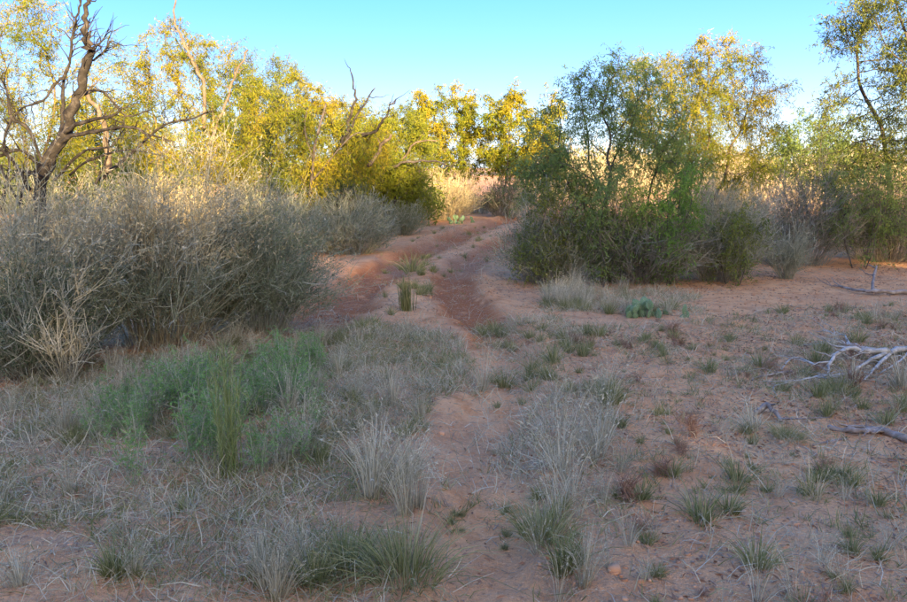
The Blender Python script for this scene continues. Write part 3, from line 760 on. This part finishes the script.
# ------------------------------------------------------------------ fallen branches
def ground_line(pts, r, lift=0.0):
    out = []
    for p in pts:
        q = G(p[0], p[1]); q[2] += r * 0.7 + (p[2] if len(p) > 2 else 0) + lift; out.append(q)
    return out
K = 3.01
def c3(pts): return [(700 + a / K, 280 + b / K, *(z,)) for a, b, z in pts]
def fallen(label, lines, mat, seed, twigs=0.35, name='fallen_branch'):
    L_ = [(ground_line(c3(p), r0 * 0.85), r0 * 0.85, max(r1 * 0.85, 0.006)) for p, r0, r1 in lines]
    b = L_[0][0][0].copy(); b[2] -= L_[0][1]
    return branch_thing(name, label, 'branch', b, L_, mat, seed, 'branch', 'dead branches lying on the bare ground', twigs)
fallen('long bleached fallen branch, farther of the two pale branches at the right edge',
       [([(650, 215, 0), (560, 225, 0), (480, 215, .02), (430, 205, .03), (370, 205, .03), (310, 200, 0)], 0.032, 0.010), ([(455, 210, .02), (440, 196, .05), (430, 181, .05), (385, 178, .02)], 0.014, 0.005)], 'bleached', 81)
fallen('forked bleached fallen branch with curved prongs, nearer of the two pale branches',
       [([(660, 222, .05), (570, 240, .06), (500, 245, .08), (430, 250, .10), (400, 265, .06), (385, 288, 0)], 0.034, 0.012), ([(575, 240, .06), (530, 275, .03), (495, 305, 0)], 0.022, 0.008),
        ([(560, 242, .06), (500, 265, .04), (440, 295, .02), (370, 300, .02), (300, 312, .01), (225, 322, 0)], 0.018, 0.006), ([(388, 286, .03), (330, 265, .04), (280, 245, .03), (245, 272, 0)], 0.012, 0.004),
        ([(640, 225, .05), (600, 262, .03), (540, 285, .0)], 0.016, 0.006)], 'bleached', 82)
fallen('thick grey-brown branch lying nearest the camera at the right edge', [([(690, 505, 0), (620, 490, .0), (560, 466, .0), (500, 462, .0), (440, 460, .0), (388, 450, 0)], 0.034, 0.020), ([(440, 482, 0), (390, 490, 0), (340, 500, 0)], 0.010, 0.004)], 'log', 83, 0.15)
fallen('short curved grey piece of driftwood among tufts on the bare ground', [([(170, 405, 0), (200, 402, .05), (225, 418, .03), (245, 432, 0)], 0.026, 0.012)], 'log', 84, 0.2)
fallen('distant grey branch on the dark bare ground near the right edge bush', [([(650, 40, 0), (620, 45, .02), (540, 48, .03), (470, 40, .02), (412, 24, 0)], 0.045, 0.015), ([(518, 46, .03), (520, 30, .14), (526, 18, .26)], 0.028, 0.016)], 'log', 85, 0.3)
fallen('thin dark stick lying left of the forked bleached branch', [([(330, 282, 0), (270, 283, .01), (220, 290, .01), (160, 300, 0)], 0.014, 0.006)], 'log', 86, 0.2)

# ------------------------------------------------------------------ tufts and weeds (a few meshes of each kind, shared by many plants)
def tuft(rng, n, h, spread, w, lean=0.5, dry=0.0, heads=0):
    a = rng.uniform(0, 2 * math.pi, n); r = rng.uniform(0, 1, n) ** 0.7
    o = np.stack((np.cos(a), np.sin(a), np.zeros(n)), 1)
    P0 = o * (r * spread * 0.35)[:, None] - np.array((0, 0, 0.015))
    ln = h * rng.uniform(0.45, 1.1, n)
    out = o * (r * rng.uniform(0.4, 1.2, n) * lean)[:, None] + rng.normal(0, 0.12, (n, 3))
    P1 = P0 + (np.array((0, 0, 0.62)) + out * 0.35) * ln[:, None]
    P2 = P0 + (np.array((0, 0, 0.92)) + out * 1.0) * ln[:, None]
    P2[:, 2] -= (np.linalg.norm(out, axis=1) * 0.45) * ln
    P2[:, 2] = np.maximum(P2[:, 2], 0.01)
    v = [strands(P0, P1, P2, w * rng.uniform(0.7, 1.3, n), w * 0.25, rng, 3, 2)]
    if heads:
        k = rng.integers(0, n, heads * 9); t = rng.uniform(0.72, 1.0, (len(k), 1))
        p = P0[k] * (1 - t) ** 2 + 2 * P1[k] * t * (1 - t) + P2[k] * t * t
        v.append(leaves(p, unit(P2[k] - P1[k]) + 0.6 * dirs(len(k), rng), 0.022, 0.005, rng))
    return join(v)
def weed(rng, h, nst, nl):
    P0 = rng.normal(0, 0.02, (nst, 3)) * np.array((1, 1, 0)) - np.array((0, 0, 0.02))
    P2 = P0 + np.stack((rng.normal(0, 0.17, nst) * h, rng.normal(0, 0.17, nst) * h, h * rng.uniform(0.6, 1.05, nst)), 1)
    P1 = (P0 + P2) / 2 + rng.normal(0, 0.02, (nst, 3))
    st = strands(P0, P1, P2, 0.006, 0.003, rng, 3, 3)
    n2 = nst * 14; k = rng.integers(0, nst, n2); t = rng.uniform(0.25, 1, (n2, 1))
    q0 = P0[k] * (1 - t) ** 2 + 2 * P1[k] * t * (1 - t) + P2[k] * t * t
    d = unit(dirs(n2, rng) + np.array((0, 0, 0.6))); l_ = rng.uniform(0.05, 0.13, (n2, 1)) * (1.2 - 0.5 * t)
    q2 = q0 + d * l_
    sb = strands(q0, (q0 + q2) / 2, q2, 0.003, 0.0015, rng, 1, 3)
    k2 = rng.integers(0, n2, nl); t2 = rng.uniform(0.1, 1, (nl, 1))
    lv = leaves(q0[k2] * (1 - t2) + q2[k2] * t2, unit(d[k2] + dirs(nl, rng)), 0.032 * rng.uniform(0.6, 1.2, nl), 0.005, rng)
    return st, sb, lv
rngT = np.random.default_rng(101)
SHORT = [make_mesh('short_tuft', tuft(rngT, 110, 0.17, 0.10, 0.0042, 0.9), M['greengrass']) for _ in range(5)]
DRYT = [make_mesh('dry_tuft', tuft(rngT, 90, 0.26, 0.12, 0.0038, 0.8, heads=10), M['drygrass']) for _ in range(5)]
TALL = [make_mesh('tall_tuft', tuft(rngT, 100, 0.52, 0.13, 0.0042, 0.55, heads=30), M['drygrass']) for _ in range(5)]
BIG = [make_mesh('dense_tuft', tuft(rngT, 460, 0.24, 0.34, 0.0036, 1.1), M['greengrass']) for _ in range(3)]
FINE = [make_mesh('fine_tuft', tuft(rngT, 38, 0.46, 0.10, 0.0032, 0.6, heads=16), M['drygrass']) for _ in range(4)]
DEADW = []
for _ in range(4):
    s1, s2, _l = weed(rngT, 0.15, 9, 10); DEADW.append(make_mesh('dead_weed', join((s1, s2)), M['redweed']))
GREENW = []
for _ in range(5):
    s1, s2, l3 = weed(rngT, 0.44, 8, 620); GREENW.append((make_mesh('weed_stems', join((s1, s2)), M['greystem']), make_mesh('weed_leaves', l3, M['weed'])))
def put(mesh, name, label, cat, x, y, s, rng, group, sz=None):
    o = bpy.data.objects.new(name, mesh); col.objects.link(o)
    o.location = (float(x), float(y), float(gz(x, y))); o.rotation_euler = (rng.uniform(-.16, .16), rng.uniform(-.16, .16), rng.uniform(0, 6.28))
    o.scale = (s * rng.uniform(0.8, 1.35), s * rng.uniform(0.8, 1.35), s * (sz or rng.uniform(0.85, 1.15)))
    return tag(o, label, cat, group)
rp = np.random.default_rng(202)
# tufts that stand out singly: (u, v base, kind, size, label)
single = [
    (405, 575, BIG, 1.15, 'bushy green-grey grass clump, widest in the middle foreground'),
    (345, 568, BIG, 0.9, 'grey-green grass clump just left of the widest foreground clump'),
    (545, 536, BIG, 0.75, 'dense dark green grass clump at the right edge of the sandy path'),
    (585, 585, TALL, 0.55, 'spiky pale grass clump at the bottom right of the sandy path'),
    (702, 520, SHORT, 1.25, 'single bright green tuft alone on bare soil, right foreground'),
    (737, 492, SHORT, 0.7, 'small green tuft right of the lone bright tuft'),
    (752, 432, DRYT, 1.0, 'pale straggly tuft at the left end of the driftwood'),
    (787, 438, BIG, 0.55, 'green-grey tuft right of the driftwood piece'),
    (820, 396, SHORT, 1.15, 'green tuft below the forked bleached branch'),
    (852, 398, SHORT, 0.7, 'small green tuft right below the forked bleached branch'),
    (553, 362, SHORT, 1.5, 'rounded tuft with dark foot beside the path, middle distance'),
    (710, 372, SHORT, 1.1, 'green tuft midway between thicket and driftwood'),
    (798, 346, SHORT, 1.0, 'green tuft at the left tip of the farther bleached branch'),
    (857, 342, SHORT, 1.3, 'green tuft behind the farther bleached branch'),
    (886, 424, SHORT, 1.0, 'dark green tuft behind the thick branch at the right edge'),
    (852, 384, DRYT, 1.1, 'dry tuft growing through the forked bleached branch'),
    (903, 386, DRYT, 1.3, 'dry tuft at the right edge by the bleached branches'),
    (278, 600, TALL, 0.5, 'pale arching grass clump at the bottom edge, left of centre'),
    (375, 498, TALL, 1.05, 'tall pale grass clump on the left edge of the sandy path'),
    (410, 480, TALL, 0.75, 'shorter pale grass clump touching the left edge of the path'),
    (560, 470, FINE, 1.3, 'tall wispy straw clump right of the sandy path'),
    (598, 460, FINE, 1.15, 'wispy straw clump at the right of the grass strip'),
    (20, 585, DRYT, 0.8, 'low straw tuft on bare soil in the bottom left corner'),
]
for u, v, kind, s, lab in single:
    p = G(u, v); put(kind[int(rp.integers(0, len(kind)))], 'grass_clump', lab, 'grass clump', p[0], p[1], s, rp, None)
# upright green clump in the middle of the track and the tall yellow reed clump
def upright(rng, n, h, sp):
    P0 = rng.normal(0, sp, (n, 3)) * np.array((1, 1, 0)) - np.array((0, 0, 0.03))
    P2 = P0 * 1.25 + np.stack((rng.normal(0, 0.025, n), rng.normal(0, 0.025, n), h * rng.uniform(0.3, 1.05, n)), 1)
    P1 = (P0 + P2) / 2 + rng.normal(0, 0.02, (n, 3))
    return P0, P1, P2
p = G(407, 311)
P0, P1, P2 = upright(rp, 90, 0.50, 0.032)
o = put(make_mesh('upright_clump', strands(P0, P1, P2, 0.010, 0.005, rp, 3, 3), M['greengrass']), 'upright_clump', 'narrow upright green clump growing between the two wheel ruts', 'plant', p[0], p[1], 1.0, rp, None)
p = G(412, 272)
put(SHORT[1], 'grass_clump', 'loose green tuft between the ruts just behind the upright clump', 'grass clump', p[0], p[1], 2.2, rp, None)
p = G(231, 474)
P0, P1, P2 = upright(rp, 42, 0.78, 0.03)
P2 += rp.normal(0, 0.055, (42, 3)) * np.array((1, 1, 0.5))
hk = rp.integers(0, 42, 500); ht = rp.uniform(0.35, 1, (500, 1))
hp = P0[hk] * (1 - ht) ** 2 + 2 * P1[hk] * ht * (1 - ht) + P2[hk] * ht * ht
o = thing('tall_reed_clump', 'tall yellow-green reed-like clump standing in the green weeds', 'plant', p)
part('stems', (strands(P0, P1, P2, 0.007, 0.003, rp, 4, 3)[0] + p, strands(P0, P1, P2, 0.007, 0.003, rp, 4, 3)[1]), M['yellowstem'], o)
part('leaves', (lambda q: (q[0] + p, q[1]))(leaves(hp, dirs(500, rp) * 0.5 + np.array((0, 0, 0.7)), 0.07 * rp.uniform(.4, 1.4, 500), 0.004, rp)), M['yellowstem'], o)

def sample(poly, n, rng, excl=(), ymax=40):
    """places spread evenly over the ground inside an outline"""
    us = [q[0] for q in poly]; vs2 = [q[1] for q in poly]
    c = [g0(a, b) for a in (min(us), max(us)) for b in (max(min(vs2), 180), max(vs2))]
    x0, x1 = min(q[0] for q in c), max(q[0] for q in c); y0, y1 = min(q[1] for q in c), min(max(q[1] for q in c), ymax)
    out = np.zeros((0, 2))
    for _ in range(60):
        x = rng.uniform(x0, x1, n * 3); y = rng.uniform(y0, y1, n * 3)
        u, v = project(np.stack((x + 0.7 * fbm(x * 1.6, y * 1.6, 23, 4), y + 1.1 * fbm(x * 1.6, y * 1.6, 29, 4), 0 * x), 1))
        m = inpoly(u, v, poly)
        for e in excl: m &= ~inpoly(u, v, e)
        out = np.concatenate((out, np.stack((x[m], y[m]), 1)))
        if len(out) >= n: break
    return out[:n]
REG_WEED = [(90, 455), (115, 430), (195, 405), (240, 372), (320, 362), (335, 385), (325, 430), (295, 478), (225, 505), (115, 498)]
REG_PATH = [(430, 410), (470, 395), (520, 390), (530, 420), (515, 470), (530, 540), (440, 545), (448, 480)]
REG_RIGHT = [(560, 330), (700, 318), (907, 300), (960, 300), (960, 640), (640, 640), (640, 490), (620, 410), (580, 380)]
REG_TRACK = [(330, 330), (330, 300), (395, 250), (440, 225), (520, 225), (500, 260), (500, 300), (545, 320), (470, 335)]
REG_FRONT = [(545, 318), (545, 288), (690, 288), (700, 318)]
for i, (x, y) in enumerate(sample(REG_WEED, 64, rp)):
    ms, ml = GREENW[i % 5]; s = rp.uniform(0.5, 1.1)
    o = thing('feathery_weed', 'feathery green weed in the dense green patch left of the sandy path', 'weed', (x, y, float(gz(x, y))), 'feathery green weeds in one dense patch')
    o.rotation_euler.z = rp.uniform(0, 6.28); o.scale = (s, s, s)
    for nm, me in (('stems', ms), ('leaves', ml)):
        c = bpy.data.objects.new(nm, me); col.objects.link(c); c.parent = o
LAND = [(*G(u, v)[:2], t) for u, v, t in (
    (231, 482, 'tall yellow-green reed clump'), (405, 575, 'widest foreground clump'), (702, 520, 'lone bright green tuft'), (765, 420, 'driftwood piece'), (845, 360, 'forked bleached branch'),
    (870, 434, 'thick branch at right edge'), (545, 536, 'dark clump beside the path'), (407, 311, 'upright clump between the ruts'), (628, 316, 'prickly pear with tall pad'), (20, 585, 'bottom left corner'),
    (585, 585, 'spiky clump at bottom'), (880, 296, 'distant grey branch'), (50, 388, 'pale leafless weed'), (553, 362, 'rounded tuft with dark foot'), (375, 498, 'tall pale clump left of path'),
    (278, 600, 'arching clump at bottom edge'), (710, 372, 'tuft between thicket and driftwood'), (900, 590, 'bottom right corner'), (480, 440, 'middle of the sandy path'), (320, 345, 'right foot of the wide bush'),
    (458, 224, 'far prickly pear'), (690, 300, 'right end of the thicket'), (560, 300, 'left end of the thicket'), (640, 450, 'right side of grass strip'), (420, 285, 'weedy strip between the ruts'), (590, 345, 'open soil before the thicket'), (820, 500, 'open soil at lower right'), (120, 470, 'left end of green weed patch'))]
ORD = ['closest', 'second closest', 'third closest', 'fourth closest', 'fifth closest', 'sixth closest', 'seventh closest', 'eighth closest', 'ninth closest', 'tenth closest', 'eleventh closest', 'twelfth closest'] + [w + ' closest' for w in 'thirteenth fourteenth fifteenth sixteenth seventeenth eighteenth nineteenth twentieth twenty-first twenty-second twenty-third twenty-fourth twenty-fifth twenty-sixth twenty-seventh twenty-eighth twenty-ninth thirtieth thirty-first thirty-second thirty-third thirty-fourth thirty-fifth thirty-sixth thirty-seventh thirty-eighth thirty-ninth fortieth'.split()]
PLACED = {}
def name_places():
    for head, objs in PLACED.items():
        by = {}
        for o in objs:
            d, t = min((math.hypot(o.location.x - a, o.location.y - b), t) for a, b, t in LAND)
            by.setdefault(t, []).append((d, o))
        for t, lst in by.items():
            for i, (d, o) in enumerate(sorted(lst, key=lambda q: q[0])):
                o['label'] = '%s, %s to the %s' % (head, ORD[i] if i < len(ORD) else 'one of those farthest', t)
def scatter(poly, n, meshes, name, label, cat, group, smin, smax, excl=()):
    head = {'dry_grass_clump': 'pale dry grass clump', 'green_grass_tuft': 'short grey-green grass tuft', 'wispy_grass_clump': 'wispy pale straw clump', 'dry_grass_tuft': 'small straw-coloured tuft', 'dead_weed': 'low red-brown dead weed'}[name]
    q = sample(poly, n * 4, rp, excl)
    a = vnoise(q[:, 0] * 1.5, q[:, 1] * 1.5, 7) * 0.7 + vnoise(q[:, 0] * 4.5, q[:, 1] * 4.5, 8) * 0.5 + rp.uniform(0, 0.45, len(q))
    for i, (x, y) in enumerate(q[np.argsort(-a)[:n]]):
        PLACED.setdefault(head, []).append(put(meshes[i % len(meshes)], name, label, cat, x, y, smin + (smax - smin) * rp.uniform() ** 1.9, rp, group))
scatter(REG_WEED, 16, FINE, 'wispy_grass_clump', '', 'grass clump', 'wispy clumps among the green weeds', 0.6, 1.0)
scatter(REG_LEFT, 85, TALL, 'dry_grass_clump', 'pale dry grass clump in the grassy left foreground', 'grass clump', 'dry clumps in the left foreground grass', 0.35, 0.72, [REG_BARE])
scatter(REG_LEFT, 60, SHORT, 'green_grass_tuft', 'short grey-green tuft in the grassy left foreground', 'grass tuft', 'short tufts in the left foreground grass', 0.6, 1.2, [REG_BARE])
scatter(REG_STRIP, 20, FINE, 'wispy_grass_clump', 'wispy pale straw clump in the grass strip right of the sandy path', 'grass clump', 'wispy clumps in the strip right of the path', 0.5, 1.0)
scatter(REG_STRIP, 15, SHORT, 'green_grass_tuft', 'short grey-green tuft in the grass strip right of the sandy path', 'grass tuft', 'short tufts in the strip right of the path', 0.6, 1.2)
scatter(REG_MID, 22, SHORT, 'green_grass_tuft', 'short tuft where the path meets the wheel ruts, middle distance', 'grass tuft', 'tufts between path and ruts', 0.6, 1.2)
scatter(REG_PATH, 14, SHORT, 'green_grass_tuft', 'tiny green tuft sprouting on the bare sandy path', 'grass tuft', 'tiny tufts on the sandy path', 0.22, 0.5)
scatter(REG_RIGHT, 130, SHORT, 'green_grass_tuft', 'small green-grey tuft scattered over the bare ground on the right', 'grass tuft', 'small green tufts on the bare ground', 0.25, 1.15)
scatter(REG_RIGHT, 60, FINE, 'dry_grass_tuft', 'small straw-coloured tuft scattered over the bare ground on the right', 'grass tuft', 'small dry tufts on the bare ground', 0.3, 0.6)
scatter(REG_RIGHT, 44, DEADW, 'dead_weed', 'low red-brown dead weed on the bare ground on the right', 'weed', 'dead weeds on the bare ground', 0.25, 1.1)
scatter(REG_TRACK, 26, SHORT, 'green_grass_tuft', 'small tuft on the rutted bend of the track', 'grass tuft', 'tufts on the track bend', 0.5, 1.1)
REG_MEDIAN = [(395, 300), (400, 270), (430, 248), (455, 245), (440, 270), (440, 300), (455, 325), (400, 325)]
scatter(REG_MEDIAN, 26, SHORT, 'green_grass_tuft', '', 'grass tuft', 'tufts between the wheel ruts', 0.5, 1.3)
scatter(REG_FRONT, 26, TALL, 'dry_grass_clump', 'pale grass clump in the low row before the right-hand thicket', 'grass clump', 'grass row before the thicket', 0.5, 0.9)
scatter(REG_FRONT, 24, SHORT, 'green_grass_tuft', 'green tuft in the low row before the right-hand thicket', 'grass tuft', 'green tufts before the thicket', 0.8, 1.5)

PLACED['feathery green weed'] = [o for o in col.objects if o.name.split('.')[0] == 'feathery_weed']
name_places()

# ------------------------------------------------------------------ ground cover: nobody could count it
def blades(name, label, cat, areas, mat, h, w, seed, lie=0.6):
    rng = np.random.default_rng(seed); P = []
    for poly, n, ex in areas:
        q = sample(poly, int(n * 1.6), rng, ex)
        keep = vnoise(q[:, 0] * 2.3, q[:, 1] * 2.3, seed) * 0.7 + vnoise(q[:, 0] * 7, q[:, 1] * 7, seed + 1) * 0.3 > 0.40 + 0.2 * rng.uniform(-1, 1, len(q))
        P.append(q[keep][:n])
    q = np.concatenate(P); n = len(q)
    P0 = np.stack((q[:, 0], q[:, 1], gz(q[:, 0], q[:, 1]) - 0.006), 1)
    ln = h * rng.uniform(0.4, 1.2, n)[:, None]
    d = dirs(n, rng); d[:, 2] = np.abs(d[:, 2]) + (1 - lie); d = unit(d)
    P1 = P0 + d * ln * 0.55
    P2 = P0 + d * ln + rng.normal(0, 0.25, (n, 3)) * ln; P2[:, 2] = np.maximum(P2[:, 2] - 0.25 * ln[:, 0], P0[:, 2] + 0.008)
    P1[:, 2] = np.maximum(P1[:, 2], P0[:, 2] + 0.008)
    o = bpy.data.objects.new(name, make_mesh(name, strands(P0, P1, P2, w * rng.uniform(.6, 1.4, n), w * 0.3, rng, 2, 2), M[mat]))
    col.objects.link(o); return tag(o, label, cat, kind='stuff')
THICK = [(500, 295), (505, 275), (770, 270), (907, 258), (960, 258), (960, 275), (800, 285), (700, 298)]
UNDER = [(-60, 400), (-60, 340), (200, 320), (330, 300), (345, 330), (200, 360)]
blades('dry_grass', 'matted pale dry grass covering the left foreground and path edges', 'grass',
       [(REG_LEFT, 20000, [REG_BARE]), (REG_STRIP, 2600, []), (REG_MID, 1800, []), (REG_BARE, 700, []), (REG_PATH, 350, []), (REG_RIGHT, 4500, []), (REG_FRONT, 3500, []), (UNDER, 4000, []), (REG_TRACK, 1500, [])], 'drygrass', 0.15, 0.0042, 301, 0.75)
blades('green_grass', 'short grey-green grass among the dry grass', 'grass',
       [(REG_LEFT, 25000, [REG_BARE]), (REG_STRIP, 1000, []), (REG_MID, 1200, []), (REG_FRONT, 2500, []), (REG_RIGHT, 1500, []), (REG_BARE, 300, [])], 'greengrass', 0.11, 0.0042, 302, 0.5)
def debris(name, label, cat, n, lmin, lmax, w, mat, seed, areas):
    rng = np.random.default_rng(seed)
    q = np.concatenate([sample(a, k, rng) for a, k in areas]); n = len(q)
    a = rng.uniform(0, 6.28, n); l_ = rng.uniform(lmin, lmax, n)
    x2, y2 = q[:, 0] + np.cos(a) * l_, q[:, 1] + np.sin(a) * l_
    P0 = np.stack((q[:, 0], q[:, 1], gz(q[:, 0], q[:, 1]) + w * 0.35), 1); P2 = np.stack((x2, y2, gz(x2, y2) + w * 0.4), 1)
    P1 = (P0 + P2) / 2 + rng.normal(0, 0.012, (n, 3)) * np.array((1, 1, 0.4)); P1[:, 2] += 0.006
    o = bpy.data.objects.new(name, make_mesh(name, strands(P0, P1, P2, w * rng.uniform(.5, 1.5, n), w * 0.5, rng, 2, 3), M[mat]))
    col.objects.link(o); return tag(o, label, cat, kind='stuff')
ALL = [(-80, 640), (-80, 330), (330, 300), (440, 226), (520, 226), (560, 290), (740, 290), (960, 262), (960, 640)]
debris('plant_litter', 'fine twigs and dry stalks littering the red soil', 'litter', 0, 0.015, 0.09, 0.0035, 'litter', 303, [(ALL, 8000), (REG_RIGHT, 5500), (UNDER, 3000), (THICK, 4000)])
def tiny_weeds():
    rng = np.random.default_rng(306)
    q = np.concatenate((sample(REG_RIGHT, 2600, rng), sample(REG_PATH, 90, rng), sample(REG_TRACK, 260, rng), sample(REG_MID, 160, rng)))
    a = vnoise(q[:, 0] * 1.3, q[:, 1] * 1.3, 12) + 0.6 * vnoise(q[:, 0] * 4, q[:, 1] * 4, 14) + rng.uniform(-.25, .25, len(q))
    q = q[a > 0.86]; nb = 11; n = len(q) * nb
    c = np.repeat(np.stack((q[:, 0], q[:, 1], gz(q[:, 0], q[:, 1]) - 0.004), 1), nb, 0) + rng.normal(0, 0.018, (n, 3)) * np.array((1, 1, 0))
    sz = np.repeat(rng.uniform(0.4, 1.6, len(q)) ** 1.5, nb)[:, None]
    d = dirs(n, rng); d[:, 2] = np.abs(d[:, 2]) + 0.35; d = unit(d) * 0.055 * sz * rng.uniform(0.5, 1.2, (n, 1))
    for nm, mt, sel in (('tiny_green_weeds', 'greengrass', np.repeat(np.arange(len(q)) % 3 > 0, nb)), ('tiny_dry_weeds', 'litter', np.repeat(np.arange(len(q)) % 3 == 0, nb))):
        o = bpy.data.objects.new(nm, make_mesh(nm, strands(c[sel], c[sel] + d[sel] * 0.55, c[sel] + d[sel] + rng.normal(0, 0.006, (sel.sum(), 3)), 0.0045, 0.0015, rng, 2, 2), M[mt]))
        col.objects.link(o); tag(o, 'tiny %s seedlings sprinkled over the open soil' % ('green' if 'green' in nm else 'dried'), 'weeds', kind='stuff')
tiny_weeds()
def flakes():
    rng = np.random.default_rng(305)
    q = np.concatenate((sample(ALL, 9000, rng), sample(REG_RIGHT, 7000, rng), sample(UNDER, 3000, rng), sample(THICK, 4000, rng)))
    k = vnoise(q[:, 0] * 1.7, q[:, 1] * 1.7, 9) + 0.5 * vnoise(q[:, 0] * 6, q[:, 1] * 6, 10) + rng.uniform(-.3, .3, len(q)) > 0.72
    q = q[k]; n = len(q)
    d = rng.normal(size=(n, 3)); d[:, 2] = rng.uniform(0, 0.5, n)
    o = bpy.data.objects.new('leaf_litter', make_mesh('leaf_litter', leaves(np.stack((q[:, 0], q[:, 1], gz(q[:, 0], q[:, 1]) + 0.003), 1), d, 0.035 * rng.uniform(.4, 1.3, n), 0.014, rng), M['redweed']))
    col.objects.link(o); tag(o, 'brown leaf crumbs strewn over the red soil', 'litter', kind='stuff')
flakes()
def clods():
    rng = np.random.default_rng(304)
    zone = [(560, 640), (600, 548), (640, 530), (690, 560), (700, 640)]
    q = np.concatenate((sample(ALL, 2600, rng), sample(zone, 24, rng)))
    s = rng.uniform(0.003, 0.010, len(q)) * np.where(np.arange(len(q)) > 2600, 1.2, 1.0) * (1 + 1.2 * (rng.uniform(size=len(q)) > 0.96))
    cube = np.array([(x, y, z) for z in (-1, 1) for (x, y) in ((-1, -1), (1, -1), (1, 1), (-1, 1))], float)
    V = cube[None] * (s[:, None] * rng.uniform(0.6, 1.4, (len(q), 3)))[:, None] * np.array((1, 1, 0.6)) + rng.normal(0, 0.28, (len(q), 8, 3)) * s[:, None, None]
    V += np.stack((q[:, 0], q[:, 1], gz(q[:, 0], q[:, 1])), 1)[:, None]
    f = np.array([[3, 2, 1, 0], [4, 5, 6, 7], [0, 1, 5, 4], [1, 2, 6, 5], [2, 3, 7, 6], [3, 0, 4, 7]])
    F = (np.arange(len(q))[:, None, None] * 8 + f[None]).reshape(-1, 4)
    o = bpy.data.objects.new('earth_clods', make_mesh('earth_clods', (V.reshape(-1, 3), F), M['clod']))
    col.objects.link(o); tag(o, 'crumbled red earth clods and pebbles strewn over the soil', 'clods', kind='stuff')
clods()

# ------------------------------------------------------------------ far brush, and the wood behind the camera that shades the foreground
def far_mass(name, label, cat, xs, ys, hs, nper, leafL, leafW, mat, seed, straw=False):
    rng = np.random.default_rng(seed); P, D, S = [], [], []
    for x, y, h in zip(xs, ys, hs):
        n = nper; d = dirs(n, rng) * rng.uniform(0.3, 1, (n, 1)) ** 0.5
        d *= 0.75 + 0.5 * rng.uniform(size=(n, 1))
        c = np.array((x, y, float(gz(x, y)) + h * 0.5)); p = c + d * np.array((h * 0.75, h * 0.75, h * 0.5))
        p[:, 2] = np.maximum(p[:, 2], c[2] - h * 0.5); P.append(p)
        D.append(dirs(n, rng) * (0.45 if straw else 1) + np.array((0, 0, 0.8 if straw else -0.2)))
    P, D = np.concatenate(P), np.concatenate(D)
    o = bpy.data.objects.new(name, make_mesh(name, leaves(P, D, leafL * rng.uniform(.5, 1.4, len(P)), leafW * rng.uniform(.6, 1.3, len(P)), rng), M[mat]))
    col.objects.link(o); return tag(o, label, cat, kind='stuff')
rf = np.random.default_rng(401)
n = 46
fyv = rf.uniform(26, 48, n); fxv = rf.uniform(0.08, 0.75, n) * fyv + 1
far_mass('tan_brush', 'sunlit tan brush and tall dry grass filling the distance behind the right-hand thicket', 'brush', fxv, fyv, rf.uniform(1.6, 2.6, n), 1000, 0.36, 0.018, 'straw', 402, True)
n = 60
fyv = rf.uniform(42, 90, n); fxv = rf.uniform(-0.85, 0.85, n) * fyv
far_mass('far_wood', 'distant olive brush showing through the gaps between the trees', 'wood', fxv, fyv, rf.uniform(1.8, 3.0, n), 700, 0.34, 0.12, 'leafolive', 403)
n = 30
fyv = rf.uniform(23, 36, n); fxv = rf.uniform(-0.78, -0.05, n) * fyv
far_mass('left_brush', 'olive brush in the gaps behind the golden trees on the left', 'brush', fxv, fyv, rf.uniform(1.4, 2.4, n), 1500, 0.20, 0.045, 'leafolive', 404)

def shade_wood():
    rng = np.random.default_rng(501); LM, LV = [], []
    te = math.tan(R(SUN_EL)); ta = math.tan(R(SUN_AZ))
    for row, yb in ((0, -21.0), (1, -24.0), (2, -27.5)):
        for x in np.arange(-15, 20, 2.6):
            xx = x + rng.uniform(-.7, .7) + (row % 2) * 1.3 - ta * yb ; yy = yb + rng.uniform(-.8, .8)
            top = SHADE0 - te * yy / math.cos(R(SUN_AZ)) + rng.uniform(-0.5, 0.45)
            xr = xx + ta * (yy + 21)
            if 3.6 < xr < 8.6: top -= 2.7
            if 10.5 < xr < 13.5: top -= 0.4
            if 15 < xr < 24: top -= 0.5
            b = np.array((xx, yy, float(gz(xx, yy))))
            r = rng.uniform(1.7, 2.1)
            ells = [((xx, yy, top - 1.3), (r, r, 1.3)), ((xx + rng.uniform(-.6, .6), yy, top - 3.4), (r * 1.15, r, 1.7)), ((xx, yy, top - 6.0), (r * 1.1, r, 1.8)), ((xx + 1.3, yy, 4.6), (r * 1.2, r, 2.4)), ((xx - 1.0, yy, 2.4), (r * 1.2, r, 2.2))]
            att = ell_points(ells, 200, rng, 0.32)
            arr, par = colonize([b - np.array((0, 0, .2)), b + np.array((0, 0, .5))], [-1, 0], att, 0.4, 0.6, rng, 40)
            rad, _ = radii_of(par, 0.014, 2.2); LM.append(limb_mesh(arr, par, np.minimum(rad, .2)))
            nl = 3200; k = rng.integers(0, len(att), nl)
            LV.append(leaves(att[k] + rng.normal(0, 0.28, (nl, 3)), dirs(nl, rng), 0.36 * rng.uniform(.6, 1.3, nl), 0.17, rng))
    o = thing('mesquite_wood', 'dense mesquite wood behind the viewpoint that shades the foreground', 'wood', (10, -21, 0)); o['kind'] = 'stuff'
    a = part('trunks', join(LM), M['bark'], o); a['kind'] = 'stuff'
    a = part('foliage', join(LV), M['leafolive'], o); a['kind'] = 'stuff'
SHADE0 = 5.5      # height of the shade over the camera's foot
shade_wood()
